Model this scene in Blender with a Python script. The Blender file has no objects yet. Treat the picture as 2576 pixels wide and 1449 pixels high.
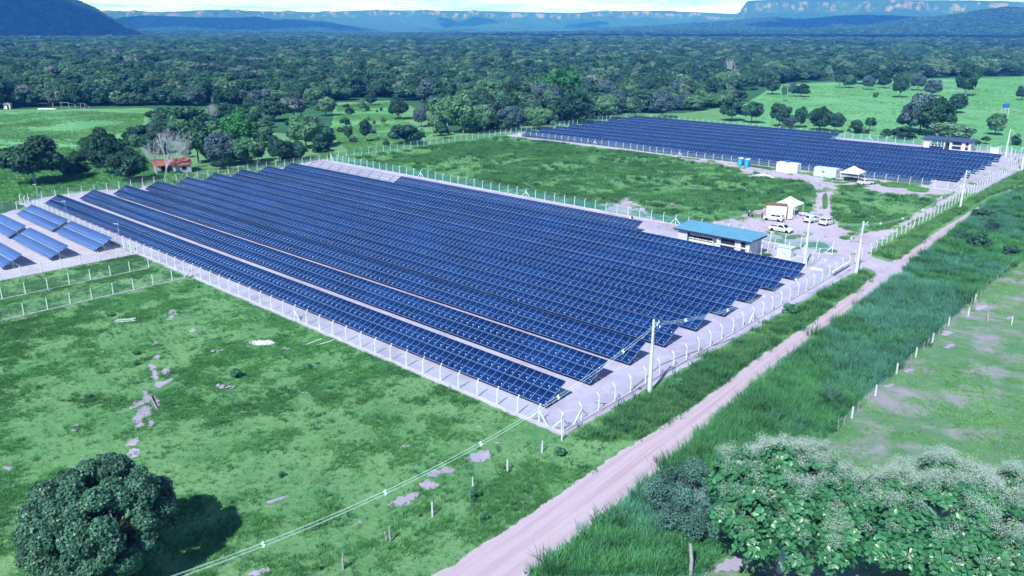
import bpy, bmesh, math, random
import numpy as np
from mathutils import Vector, Matrix, Euler
R = math.radians
SC = bpy.context.scene
COL = SC.collection
# ---------------------------------------------------------------- camera
CAMH = 38.0; FPX = 2003.0; HZ = 71.0            # camera height, focal length and true horizon in a 2576 px wide frame
PITCH = math.atan((724.5-HZ)/FPX)
cam = bpy.data.cameras.new("camera"); cam.lens = 28.0; cam.sensor_width = 36.0
cam.clip_start = 0.5; cam.clip_end = 40000
co = bpy.data.objects.new("camera", cam); COL.objects.link(co)
co.location = (0, 0, CAMH); co.rotation_euler = (math.pi/2-PITCH, 0, 0)
SC.camera = co
# ---------------------------------------------------------------- sun and sky
SUN_AZ = R(243.5); SUN_EL = R(46)
SDIR = Vector((math.cos(SUN_AZ)*math.cos(SUN_EL), math.sin(SUN_AZ)*math.cos(SUN_EL), math.sin(SUN_EL)))
sl = bpy.data.lights.new("sun", 'SUN'); sl.energy = 5.0; sl.angle = R(0.5); sl.color = (0.98, 0.99, 1.0)
so = bpy.data.objects.new("sun", sl); COL.objects.link(so); so.location = (0, 0, 300)
so.rotation_euler = (-SDIR).to_track_quat('-Z', 'Y').to_euler()
SC.view_settings.view_transform = 'Standard'; SC.view_settings.look = 'None'
SC.view_settings.exposure = 0.22; SC.view_settings.gamma = 1.0
SC.cycles.use_denoising = True
SC.cycles.max_bounces = 6; SC.cycles.diffuse_bounces = 2; SC.cycles.glossy_bounces = 2
SC.cycles.transparent_max_bounces = 16; SC.cycles.volume_bounces = 1
SC.cycles.caustics_reflective = False; SC.cycles.caustics_refractive = False

class NT:
    """small node-tree builder"""
    def __init__(s, tree): s.t = tree; s.n = tree.nodes; s.l = tree.links
    def add(s, typ, ins=None, **kw):
        n = s.n.new(typ)
        for k, v in kw.items(): setattr(n, k, v)
        for k, v in (ins or {}).items():
            if isinstance(v, bpy.types.NodeSocket): s.l.new(v, n.inputs[k])
            else: n.inputs[k].default_value = v
        return n
    def math(s, op, a, b=0.0, c=0.0, clamp=False):
        n = s.add('ShaderNodeMath', {0: a, 1: b, 2: c}, operation=op); n.use_clamp = clamp
        return n.outputs[0]
    def mix(s, f, a, b):
        n = s.add('ShaderNodeMix', data_type='RGBA')
        for i, v in ((0, f), (6, a), (7, b)):
            if isinstance(v, bpy.types.NodeSocket): s.l.new(v, n.inputs[i])
            else: n.inputs[i].default_value = v
        return n.outputs[2]
    def noise(s, vec, scale, detail=4.0, rough=0.55, lac=2.0):
        n = s.add('ShaderNodeTexNoise', {'Scale': scale, 'Detail': detail, 'Roughness': rough})
        if vec is not None: s.l.new(vec, n.inputs['Vector'])
        return n.outputs[0]
    def ramp(s, f, stops, interp='LINEAR'):
        n = s.n.new('ShaderNodeValToRGB'); s.l.new(f, n.inputs[0]); cr = n.color_ramp; cr.interpolation = interp
        while len(cr.elements) < len(stops): cr.elements.new(0.5)
        for e, (p, c) in zip(cr.elements, stops):
            e.position = p; e.color = (c, c, c, 1) if isinstance(c, (int, float)) else (*c, 1)
        return n.outputs[0]
    def band(s, f, lo, hi):
        return s.add('ShaderNodeMapRange', {0: f, 1: lo, 2: hi, 3: 0.0, 4: 1.0}).outputs[0]

w = bpy.data.worlds.new("World"); SC.world = w; w.use_nodes = True
t = NT(w.node_tree); t.n.clear()
tc = t.add('ShaderNodeTexCoord').outputs['Generated']
sx = t.add('ShaderNodeSeparateXYZ', {0: tc})
zc = t.math('MAXIMUM', sx.outputs[2], 0.012)
vv = t.add('ShaderNodeCombineXYZ', {0: sx.outputs[0], 1: sx.outputs[1], 2: zc}).outputs[0]
sky = t.add('ShaderNodeTexSky', {}, sky_type='NISHITA')
sky.sun_disc = False; sky.sun_elevation = SUN_EL; sky.sun_rotation = math.atan2(SDIR.x, SDIR.y)
sky.air_density = 1.0; sky.dust_density = 0.6; sky.ozone_density = 2.0
if 'Vector' in sky.inputs: t.l.new(vv, sky.inputs['Vector'])
den = t.math('ADD', t.math('ABSOLUTE', sx.outputs[2]), 0.05)
cv = t.add('ShaderNodeCombineXYZ', {0: t.math('DIVIDE', sx.outputs[0], den), 1: t.math('DIVIDE', sx.outputs[1], den), 2: 0.0}).outputs[0]
cn = t.noise(cv, 0.62, 7.0, 0.58)
cn2 = t.noise(cv, 2.1, 5.0, 0.6)
cf = t.band(t.math('ADD', cn, t.math('MULTIPLY', cn2, 0.35)), 0.52, 0.72)
low = t.band(sx.outputs[2], 0.16, 0.05)
cf = t.math('MULTIPLY', cf, low)
hor = t.band(sx.outputs[2], 0.10, 0.035)
cloudc = t.mix(cn2, (7.2, 11.8, 23.0, 1), (10.2, 13.2, 25.0, 1))
skyc = t.mix(t.math('MULTIPLY', low, 0.75), sky.outputs[0], (4.6, 10.5, 24.0, 1))
col = t.mix(cf, skyc, cloudc)
bg = t.add('ShaderNodeBackground', {0: col, 1: t.math('ADD', 0.05, t.math('MULTIPLY', hor, 0.05))})
t.l.new(bg.outputs[0], t.add('ShaderNodeOutputWorld').inputs[0])

# ---------------------------------------------------------------- coordinates
SA = R(-42.83)                                      # heading of the panel rows: the site grid (u along the rows, v away from the road side)
UX = np.array([math.cos(SA), math.sin(SA)]); VX = np.array([-UX[1], UX[0]])
def W(u, v): p = u*UX + v*VX; return (float(p[0]), float(p[1]))
def RAY(x, y):
    X = x-1288; Y = 724.5-y
    return np.array([X, FPX*math.cos(PITCH)+Y*math.sin(PITCH), -FPX*math.sin(PITCH)+Y*math.cos(PITCH)])
def G(x, y, z=0.0):                                 # where the sight line of a photo point meets height z
    d = RAY(x, y); k = (z-CAMH)/d[2]
    return (float(d[0]*k), float(d[1]*k))
def PXY(x, y, z=0.0):                               # arrays: world -> photo px
    zz = z-CAMH
    yc = zz*math.cos(PITCH)+y*math.sin(PITCH); zc_ = y*math.cos(PITCH)-zz*math.sin(PITCH)
    zc_ = np.where(np.abs(zc_) < 1e-3, 1e-3, zc_)
    return 1288+FPX*x/zc_, 724.5-FPX*yc/zc_
def UVof(x, y): return x*UX[0]+y*UX[1], x*VX[0]+y*VX[1]

def _h(ix, iy, seed):
    n = (ix.astype(np.int64)*374761393 + iy.astype(np.int64)*668265263 + seed*974634777) & 0xffffffff
    n = ((n ^ (n >> 13))*1274126177) & 0xffffffff
    return ((n ^ (n >> 16)) & 0xffff)/65535.0
def vn(x, y, seed=0):
    x = np.asarray(x, float); y = np.asarray(y, float)
    ix = np.floor(x); iy = np.floor(y); fx = x-ix; fy = y-iy
    fx = fx*fx*(3-2*fx); fy = fy*fy*(3-2*fy); ix = ix.astype(np.int64); iy = iy.astype(np.int64)
    a = _h(ix, iy, seed); b = _h(ix+1, iy, seed); c = _h(ix, iy+1, seed); d = _h(ix+1, iy+1, seed)
    return (a*(1-fx)+b*fx)*(1-fy)+(c*(1-fx)+d*fx)*fy
def fbm(x, y, seed=0, o=4, g=0.5):
    s = 0; a = 1; tt = 0
    for i in range(o):
        s = s+a*vn(np.asarray(x)*2**i, np.asarray(y)*2**i, seed+i*17); tt += a; a *= g
    return s/tt
def inpoly(px, py, poly):
    poly = np.asarray(poly); r = np.zeros(px.shape, bool); j = len(poly)-1
    for i in range(len(poly)):
        xi, yi = poly[i]; xj, yj = poly[j]
        c = ((yi > py) != (yj > py)) & (px < (xj-xi)*(py-yi)/((yj-yi) or 1e-9)+xi)
        r ^= c; j = i
    return r

# ---------------------------------------------------------------- materials
MATS = {}
def mat(name, color=(0.5, 0.5, 0.5), rough=0.7, spec=0.3, metal=0.0, var=0.0, scale=3.0, bump=0.0, bscale=20.0, color2=None):
    if name in MATS: return MATS[name]
    m = bpy.data.materials.new(name); m.use_nodes = True
    t = NT(m.node_tree); b = t.n['Principled BSDF']
    b.inputs['Roughness'].default_value = rough; b.inputs['Specular IOR Level'].default_value = spec
    b.inputs['Metallic'].default_value = metal; b.inputs['Base Color'].default_value = (*color, 1)
    if var > 0 or color2 or bump:
        oc = t.add('ShaderNodeTexCoord').outputs['Object']
        if var > 0 or color2:
            c2 = color2 or tuple(c*(1-var) for c in color)
            f = t.band(t.noise(oc, scale, 5.0, 0.6), 0.35, 0.68)
            t.l.new(t.mix(f, (*color, 1), (*c2, 1)), b.inputs['Base Color'])
        if bump:
            bn = t.add('ShaderNodeBump', {'Strength': bump, 'Distance': 0.05, 'Height': t.noise(oc, bscale, 3.0)})
            t.l.new(bn.outputs[0], b.inputs['Normal'])
    MATS[name] = m; return m

def ground_mat(name, cols, scales=(0.02, 0.11, 0.7, 3.2), soil=None, soil_lo=0.66, soil_hi=0.74, soil_scale=0.16, bump=0.6, bs=2.6, fine=0.35):
    """patchy natural ground: cols = four colours blended by noises of growing fineness, soil = colour of bare patches"""
    m = bpy.data.materials.new(name); m.use_nodes = True
    t = NT(m.node_tree); b = t.n['Principled BSDF']; b.inputs['Roughness'].default_value = 0.9; b.inputs['Specular IOR Level'].default_value = 0.08
    g = t.add('ShaderNodeNewGeometry').outputs['Position']
    n = [t.noise(g, s, 5.0, 0.6) for s in scales]
    c = t.mix(t.band(n[0], 0.40, 0.62), (*cols[0], 1), (*cols[1], 1))
    c = t.mix(t.math('MULTIPLY', t.band(n[1], 0.45, 0.66), 0.85), c, (*cols[2], 1))
    c = t.mix(t.math('MULTIPLY', t.band(n[2], 0.48, 0.70), 0.6), c, (*cols[3], 1))
    f = t.math('ADD', 1.0-fine*0.55, t.math('MULTIPLY', t.band(n[3], 0.25, 0.75), fine*1.1))
    c = _mul(t, c, f)
    if soil:
        sn = t.math('ADD', t.noise(g, soil_scale, 6.0, 0.66), t.math('MULTIPLY', t.math('SUBTRACT', n[2], 0.5), 0.12))
        c = t.mix(t.band(sn, soil_lo, soil_hi), c, (*soil, 1))
    t.l.new(c, b.inputs['Base Color'])
    bn = t.add('ShaderNodeBump', {'Strength': bump, 'Distance': 0.25, 'Height': t.noise(g, bs, 6.0, 0.7)})
    t.l.new(bn.outputs[0], b.inputs['Normal'])
    MATS[name] = m; return m
def _mul(t, c, f):
    n = t.add('ShaderNodeVectorMath', operation='SCALE'); t.l.new(c, n.inputs[0]); t.l.new(f, n.inputs['Scale']); return n.outputs[0]

def leaf_mat(name, stops, rough=0.55, spec=0.25, trans=0.12, tintamt=1.0):
    """foliage: hue per tree (object random) and per leaf clump (tint attribute)"""
    m = bpy.data.materials.new(name); m.use_nodes = True
    t = NT(m.node_tree); b = t.n['Principled BSDF']; b.inputs['Roughness'].default_value = rough; b.inputs['Specular IOR Level'].default_value = spec
    oi = t.add('ShaderNodeObjectInfo').outputs['Random']
    at = t.add('ShaderNodeAttribute', attribute_name='tint').outputs['Fac']
    c = t.ramp(oi, stops)
    f = t.math('ADD', 1.0-0.45*tintamt, t.math('MULTIPLY', at, 0.9*tintamt))
    c = _mul(t, c, f); t.l.new(c, b.inputs['Base Color'])
    tr = t.add('ShaderNodeBsdfTranslucent', {0: c})
    mx = t.add('ShaderNodeMixShader', {0: trans, 1: b.outputs[0], 2: tr.outputs[0]})
    t.l.new(mx.outputs[0], t.n['Material Output'].inputs[0])
    MATS[name] = m; return m

def net_mat(name, color, op):
    """woven wire mesh too fine to resolve: partly see-through"""
    m = bpy.data.materials.new(name); m.use_nodes = True
    t = NT(m.node_tree); b = t.n['Principled BSDF']; b.inputs['Base Color'].default_value = (*color, 1); b.inputs['Roughness'].default_value = 0.6
    tr = t.add('ShaderNodeBsdfTransparent')
    mx = t.add('ShaderNodeMixShader', {0: op, 1: tr.outputs[0], 2: b.outputs[0]})
    t.l.new(mx.outputs[0], t.n['Material Output'].inputs[0])
    MATS[name] = m; return m

# ---------------------------------------------------------------- mesh helpers
def nmesh(name, V, Fc, mats=(), midx=None, uv=None, attrs=None, smooth=False):
    """fast mesh from arrays; Fc is an (n,k) array or a list of such arrays"""
    V = np.asarray(V, np.float32).reshape(-1, 3)
    Fl = [np.asarray(f, np.int32) for f in (Fc if isinstance(Fc, list) else [Fc])]; Fl = [f for f in Fl if f.size]
    me = bpy.data.meshes.new(name)
    loops = np.concatenate([f.ravel() for f in Fl]); tot = np.concatenate([np.full(len(f), f.shape[1], np.int32) for f in Fl])
    start = np.concatenate([[0], np.cumsum(tot)[:-1]]).astype(np.int32)
    me.vertices.add(len(V)); me.vertices.foreach_set('co', V.ravel())
    me.loops.add(len(loops)); me.loops.foreach_set('vertex_index', loops)
    me.polygons.add(len(tot)); me.polygons.foreach_set('loop_start', start)
    if midx is not None: me.polygons.foreach_set('material_index', np.asarray(midx, np.int32))
    if smooth: me.polygons.foreach_set('use_smooth', np.ones(len(tot), bool))
    for m in mats: me.materials.append(m)
    if uv is not None:
        l = me.uv_layers.new(name='UVMap'); l.data.foreach_set('uv', np.asarray(uv, np.float32).ravel())
    for k, a in (attrs or {}).items():
        at = me.attributes.new(k, 'FLOAT', 'POINT'); at.data.foreach_set('value', np.asarray(a, np.float32))
    me.update(calc_edges=True); me.validate(); return me
def link(name, data, parent=None, loc=None, rot=None, scale=None):
    o = bpy.data.objects.new(name, data); COL.objects.link(o)
    if parent: o.parent = parent
    if loc is not None: o.location = loc
    if rot is not None: o.rotation_euler = rot
    if scale is not None: o.scale = scale
    return o
def tag(o, label=None, cat=None, group=None, kind=None):
    if label: o['label'] = label
    if cat: o['category'] = cat
    if group: o['group'] = group
    if kind: o['kind'] = kind
    return o
def thing(name, label, cat, loc=(0, 0, 0), rz=0.0, group=None):
    return tag(link(name, None, None, loc, (0, 0, rz)), label, cat, group)

class MB:
    """collects boxes, tubes, prisms, surfaces of revolution into ONE mesh"""
    def __init__(s): s.v = []; s.f = []; s.m = []; s.n = 0
    def add(s, V, Fs, mi=0):
        s.v += [tuple(map(float, p)) for p in V]
        for f in Fs: s.f.append([i+s.n for i in f]); s.m.append(mi)
        s.n += len(V); return s
    def box(s, c, d, rz=0.0, mi=0, rx=0.0, ry=0.0, taper=1.0):
        x, y, z = [q/2 for q in d]; M = Euler((rx, ry, rz)).to_matrix()
        P = [M @ Vector((a*x*(taper if e > 0 else 1), b*y*(taper if e > 0 else 1), e*z))+Vector(c) for e in (-1, 1) for a, b in ((-1, -1), (1, -1), (1, 1), (-1, 1))]
        return s.add(P, [(3, 2, 1, 0), (4, 5, 6, 7), (0, 1, 5, 4), (1, 2, 6, 5), (2, 3, 7, 6), (3, 0, 4, 7)], mi)
    def bar(s, a, b, w=0.05, h=None, mi=0, up=(0, 0, 1)):
        a = Vector(a); b = Vector(b); d = (b-a).normalized(); up = Vector(up)
        if abs(d.dot(up)) > 0.98: up = Vector((1, 0, 0))
        sd = d.cross(up).normalized(); u2 = sd.cross(d); h = h or w
        P = [p+sd*(i*w/2)+u2*(j*h/2) for p in (a, b) for i, j in ((-1, -1), (1, -1), (1, 1), (-1, 1))]
        return s.add(P, [(3, 2, 1, 0), (4, 5, 6, 7), (0, 1, 5, 4), (1, 2, 6, 5), (2, 3, 7, 6), (3, 0, 4, 7)], mi)
    def tube(s, pts, r, n=6, mi=0, r2=None, cap=True):
        pts = [Vector(p) for p in pts]; k = len(pts); V = []; F = []
        ref = Vector((0, 0, 1))
        for i, p in enumerate(pts):
            d = (pts[min(i+1, k-1)]-pts[max(i-1, 0)]).normalized()
            if abs(d.dot(ref)) > 0.95: rr = Vector((1, 0, 0))
            else: rr = ref
            a = d.cross(rr).normalized(); b = d.cross(a)
            q = (r if not isinstance(r, (list, tuple)) else r[i]) if r2 is None else r+(r2-r)*i/(k-1)
            V += [p+(a*math.cos(2*math.pi*j/n)+b*math.sin(2*math.pi*j/n))*q for j in range(n)]
        for i in range(k-1):
            F += [(i*n+j, i*n+(j+1) % n, (i+1)*n+(j+1) % n, (i+1)*n+j) for j in range(n)]
        if cap: F += [tuple(range(n-1, -1, -1)), tuple(range((k-1)*n, k*n))]
        return s.add(V, F, mi)
    def prism(s, prof, y0, y1, mi=0, axis='y', ins=0.0):
        """profile polygon in x,z pushed from y0 to y1"""
        k = len(prof); V = [(x, y0, z) for x, z in prof]+[(x, y1, z) for x, z in prof]
        F = [tuple(range(k)), tuple(range(2*k-1, k-1, -1))]+[(i, i+k, (i+1) % k+k, (i+1) % k) for i in range(k)]
        return s.add(V, F, mi)
    def lathe(s, prof, c=(0, 0, 0), n=16, mi=0, M=None):
        V = []; F = []
        for r, z in prof:
            for j in range(n):
                p = Vector((r*math.cos(2*math.pi*j/n), r*math.sin(2*math.pi*j/n), z))
                if M is not None: p = M @ p
                V.append(p+Vector(c))
        for i in range(len(prof)-1):
            F += [(i*n+j, i*n+(j+1) % n, (i+1)*n+(j+1) % n, (i+1)*n+j) for j in range(n)]
        F += [tuple(range(n-1, -1, -1)), tuple(range((len(prof)-1)*n, len(prof)*n))]
        return s.add(V, F, mi)
    def mesh(s, name, mats, smooth=False, bevel=0.0):
        me = bpy.data.meshes.new(name); me.from_pydata(s.v, [], s.f)
        for m in (mats if isinstance(mats, (list, tuple)) else [mats]): me.materials.append(m)
        me.polygons.foreach_set('material_index', s.m)
        bm = bmesh.new(); bm.from_mesh(me); bmesh.ops.recalc_face_normals(bm, faces=bm.faces)
        if bevel > 0:
            bmesh.ops.bevel(bm, geom=list(bm.edges), offset=bevel, segments=2, affect='EDGES', clamp_overlap=True)
        bm.to_mesh(me); bm.free()
        if smooth: me.polygons.foreach_set('use_smooth', [True]*len(me.polygons))
        me.update(); return me
    def build(s, name, mats, parent=None, loc=None, rot=None, smooth=False, bevel=0.0):
        return link(name, s.mesh(name, mats, smooth, bevel), parent, loc, rot)
# ---------------------------------------------------------------- ground, roads, bare soil
SOIL = (0.50, 0.42, 0.56); SOIL2 = (0.42, 0.34, 0.46)
ground_mat('turf', [(0.14, 0.34, 0.144), (0.2, 0.4, 0.188), (0.085, 0.27, 0.104), (0.24, 0.41, 0.216)], soil=SOIL, soil_lo=0.74, soil_hi=0.80, bump=0.9)
ground_mat('pasture', [(0.13, 0.4, 0.176), (0.18, 0.45, 0.216), (0.09, 0.33, 0.152), (0.24, 0.46, 0.256)], scales=(0.012, 0.06, 0.22, 0.8), bump=1.0, bs=0.5, fine=0.7)
ground_mat('weedy', [(0.12, 0.33, 0.128), (0.2, 0.4, 0.16), (0.085, 0.26, 0.144), (0.24, 0.4, 0.192)], bump=1.0)
ground_mat('rank', [(0.085, 0.27, 0.168), (0.12, 0.33, 0.232), (0.06, 0.23, 0.112), (0.14, 0.34, 0.224)], bump=1.0)
ground_mat('scrub', [(0.035, 0.13, 0.068), (0.06, 0.19, 0.092), (0.03, 0.11, 0.06), (0.08, 0.21, 0.104)], scales=(0.01, 0.05, 0.2, 1.0), bump=1.0, bs=0.6)
ground_mat('worn', [(0.13, 0.29, 0.16), (0.2, 0.32, 0.216), (0.09, 0.26, 0.096), (0.18, 0.34, 0.135)], soil=(0.36, 0.35, 0.43), soil_lo=0.48, soil_hi=0.64, soil_scale=0.16, bump=0.9)
ground_mat('yard', [(0.44, 0.43, 0.62), (0.50, 0.49, 0.68), (0.38, 0.34, 0.48), (0.57, 0.59, 0.78)], soil=(0.22, 0.32, 0.40), soil_lo=0.70, soil_hi=0.80, soil_scale=0.3, bump=0.25, fine=0.16)
ground_mat('dirt', [(0.45, 0.40, 0.56), (0.52, 0.48, 0.64), (0.37, 0.32, 0.44), (0.55, 0.55, 0.70)], soil=(0.20, 0.29, 0.30), soil_lo=0.72, soil_hi=0.79, soil_scale=0.22, bump=0.3, fine=0.2)
ground_mat('gravel', [(0.50, 0.48, 0.60), (0.60, 0.59, 0.72), (0.42, 0.39, 0.50), (0.64, 0.64, 0.78)], scales=(0.05, 0.2, 0.9, 3.5), soil=(0.22, 0.24, 0.33), soil_lo=0.60, soil_hi=0.78, soil_scale=0.5, bump=0.5, fine=0.5)
ground_mat('bare', [(0.40, 0.37, 0.50), (0.46, 0.43, 0.57), (0.32, 0.30, 0.40), (0.49, 0.47, 0.62)], bump=0.3, fine=0.25)
ground_mat('sand', [(0.70, 0.74, 0.82), (0.74, 0.79, 0.86), (0.62, 0.64, 0.74), (0.76, 0.80, 0.86)], bump=0.3, fine=0.1)
# road: two worn wheel tracks running along the road, in the sheet's own road-wise coordinate
def road_mat():
    m = bpy.data.materials.new('road'); m.use_nodes = True
    t = NT(m.node_tree); b = t.n['Principled BSDF']; b.inputs['Roughness'].default_value = 0.95; b.inputs['Specular IOR Level'].default_value = 0.05
    g = t.add('ShaderNodeNewGeometry').outputs['Position']
    at = t.add('ShaderNodeAttribute', attribute_name='across').outputs['Fac']
    ln = t.add('ShaderNodeAttribute', attribute_name='along').outputs['Fac']
    st = t.add('ShaderNodeCombineXYZ', {0: t.math('MULTIPLY', at, 9.0), 1: t.math('MULTIPLY', ln, 0.06), 2: 0.0}).outputs[0]
    n1 = t.noise(st, 1.0, 4.0); n2 = t.noise(g, 0.25, 5.0, 0.6); n3 = t.noise(g, 4.0, 3.0)
    c = t.mix(t.band(n1, 0.38, 0.62), (0.45, 0.355, 0.46, 1), (0.53, 0.455, 0.57, 1))
    c = t.mix(t.math('MULTIPLY', t.band(n2, 0.45, 0.7), 0.6), c, (0.47, 0.36, 0.46, 1))
    edge = t.math('ABSOLUTE', t.math('SUBTRACT', at, 0.5))
    c = t.mix(t.math('MULTIPLY', t.band(edge, 0.3, 0.5), 0.5), c, (0.56, 0.52, 0.62, 1))
    rut = t.math('MAXIMUM', t.band(t.math('ABSOLUTE', t.math('SUBTRACT', at, 0.30)), 0.10, 0.04), t.band(t.math('ABSOLUTE', t.math('SUBTRACT', at, 0.66)), 0.10, 0.04))
    c = t.mix(t.math('MULTIPLY', rut, t.math('MULTIPLY', n2, 0.75)), c, (0.58, 0.51, 0.60, 1))
    t.l.new(_mul(t, c, t.math('ADD', 0.90, t.math('MULTIPLY', n3, 0.2))), b.inputs['Base Color'])
    bn = t.add('ShaderNodeBump', {'Strength': 0.2, 'Distance': 0.1, 'Height': t.noise(g, 3.0, 5.0, 0.7)}); t.l.new(bn.outputs[0], b.inputs['Normal'])
    MATS['road'] = m
road_mat()

def ragged(poly, step=0.7, jit=0.5, seed=1, rnd=0, sc=0.9):
    p = np.asarray(poly, float)
    for _ in range(rnd):
        q = np.roll(p, -1, 0); p = np.stack([0.75*p+0.25*q, 0.25*p+0.75*q], 1).reshape(-1, 2)
    out = []
    for i in range(len(p)):
        a = p[i]; b = p[(i+1) % len(p)]; n = max(1, int(np.hypot(*(b-a))/step))
        out.append(a+(b-a)*np.linspace(0, 1, n, endpoint=False)[:, None])
    p = np.concatenate(out); d = np.roll(p, -1, 0)-np.roll(p, 1, 0); l = np.hypot(d[:, 0], d[:, 1])+1e-9
    nn = np.stack([d[:, 1]/l, -d[:, 0]/l], 1)
    j = (fbm(p[:, 0]*sc, p[:, 1]*sc, seed, 3, 0.6)-0.5)*2*jit
    return p+nn*j[:, None]
def sheet(name, poly, z, m, jit=0.5, step=0.7, seed=1, rnd=0, sc=0.9, kind='structure', label=None):
    p = ragged(poly, step, jit, seed, rnd, sc)
    me = bpy.data.meshes.new(name); me.from_pydata([(x, y, z) for x, y in p], [], [list(range(len(p)))])
    me.materials.append(MATS[m]); me.update()
    if me.polygons[0].normal.z < 0: me.flip_normals()
    return tag(link(name, me), label, None, None, kind)
def gpoly(pts): return [G(*p) for p in pts]
def rect(u0, u1, v0, v1): return [W(u0, v0), W(u1, v0), W(u1, v1), W(u0, v1)]

big = MB(); big.add([(-8900, -150, 0), (8900, -150, 0), (8900, 12200, 0), (-8900, 12200, 0)], [(0, 1, 2, 3)])
tag(big.build('ground', MATS['turf']), kind='structure')
# wooded land's floor beyond the fields
sheet('forest_floor', gpoly([(-500, 282), (380, 272), (640, 330), (840, 345), (840, 258), (1010, 252), (1130, 330), (1330, 318), (1570, 285), (1720, 285), (1880, 262), (1960, 212), (2150, 205), (2700, 192), (3300, 190)])+[G(3600, 90), G(-1200, 90)], 0.008, 'scrub', 2, 6, 3)
# light green pastures
sheet('pasture', gpoly([(-60, 282), (120, 276), (300, 277), (370, 285), (365, 320), (330, 352), (180, 372), (-60, 374)]), 0.014, 'pasture', 1.2, 2, 4)
sheet('pasture', gpoly([(845, 262), (1000, 252), (1010, 300), (1100, 335), (1000, 380), (880, 390), (830, 340)]), 0.015, 'pasture', 1.2, 2, 5)
sheet('pasture', gpoly([(1860, 270), (1950, 215), (2100, 207), (2400, 197), (2700, 190), (2700, 420), (2560, 385), (2480, 360), (2300, 352), (2100, 335), (1930, 318), (1840, 305)]), 0.014, 'pasture', 1.2, 2, 6)
sheet('far_field', gpoly([(2095, 126), (2180, 117), (2285, 119), (2270, 125), (2180, 129)]), 0.016, 'pasture', 4, 8, 7)
sheet('far_field', gpoly([(2480, 129), (2500, 119), (2600, 122), (2800, 128), (2800, 138), (2560, 135)]), 0.016, 'pasture', 4, 8, 8)
sheet('far_field', gpoly([(860, 92.6), (900, 88), (1080, 89.5), (1060, 92)]), 0.016, 'pasture', 4, 8, 8)
# weedy lot between the two solar yards, and the triangle beside the drive
sheet('weedy_lot', rect(-206, -50, 139, 217), 0.012, 'weedy', 0.6, 1.0, 9)
# tall grass strip and worn pasture right of the road
TALL = gpoly([(1240, 1449), (1520, 1300), (1700, 1150), (1830, 1030), (2000, 890), (2200, 740), (2360, 612), (2500, 502), (2600, 455), (2700, 440), (2700, 560), (2576, 650), (2480, 718), (2340, 850), (2250, 930), (2150, 1015), (2100, 1075), (2040, 1130), (1900, 1300), (1760, 1449)])
sheet('tall_grass_ground', TALL, 0.012, 'rank', 0.7, 0.8, 10)
WORN = gpoly([(1760, 1449), (1900, 1300), (2040, 1130), (2100, 1075), (2150, 1015), (2250, 930), (2340, 850), (2480, 718), (2576, 650), (2700, 570), (3300, 700), (3300, 1449), (2900, 1600), (1800, 1600)])
sheet('worn_pasture', WORN, 0.013, 'worn', 0.6, 0.8, 11)
# solar yards
sheet('solar_yard', rect(-207, -43.7, 54.4, 139.2), 0.020, 'yard', 0.35, 0.6, 12)
sheet('solar_yard', rect(-206, -47.0, 216.6, 297.0), 0.021, 'yard', 0.4, 1.0, 13)
sheet('gravel_yard', rect(-196, -140.7, 12, 54.3), 0.024, 'gravel', 0.5, 0.6, 14)
# dirt around the parked cars, the drive along the fence and the strip before the far yard
DIRT1 = gpoly([(1500, 540), (1560, 505), (1605, 508), (1640, 548), (1700, 566), (1780, 562), (1850, 550), (1885, 537), (1930, 520), (2000, 520), (2030, 540), (2052, 520), (2050, 480), (2030, 455), (2112, 462), (2090, 500), (2092, 535), (2110, 572), (2165, 588), (2240, 575), (2330, 525), (2390, 490), (2450, 452), (2550, 398), (2580, 402), (2445, 478), (2215, 605), (2170, 640), (2050, 650), (1930, 622), (1720, 588)])
sheet('dirt_yard', DIRT1, 0.027, 'dirt', 1.7, 0.4, 15, rnd=1, sc=0.55)
DIRT2 = gpoly([(1880, 442), (1905, 436), (1960, 447), (2040, 460), (2100, 466), (2160, 470), (2215, 486), (2290, 492), (2352, 506), (2380, 496), (2425, 468), (2440, 452), (2428, 448), (2370, 470), (2250, 466), (2130, 458), (2000, 436), (1930, 427), (1860, 415), (1700, 392), (1690, 398), (1850, 424)])
sheet('dirt_yard', DIRT2, 0.031, 'dirt', 1.3, 0.5, 16, rnd=1, sc=0.55)
RL = [(1020, 1500), (1090, 1449), (1300, 1320), (1540, 1150), (1750, 1020), (1900, 905), (2060, 800), (2200, 690), (2330, 600), (2460, 520), (2576, 470), (2800, 385)]
RR = [(1230, 1530), (1330, 1449), (1520, 1300), (1700, 1150), (1830, 1030), (2000, 890), (2200, 740), (2360, 610), (2500, 500), (2576, 458), (2800, 377)]
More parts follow.
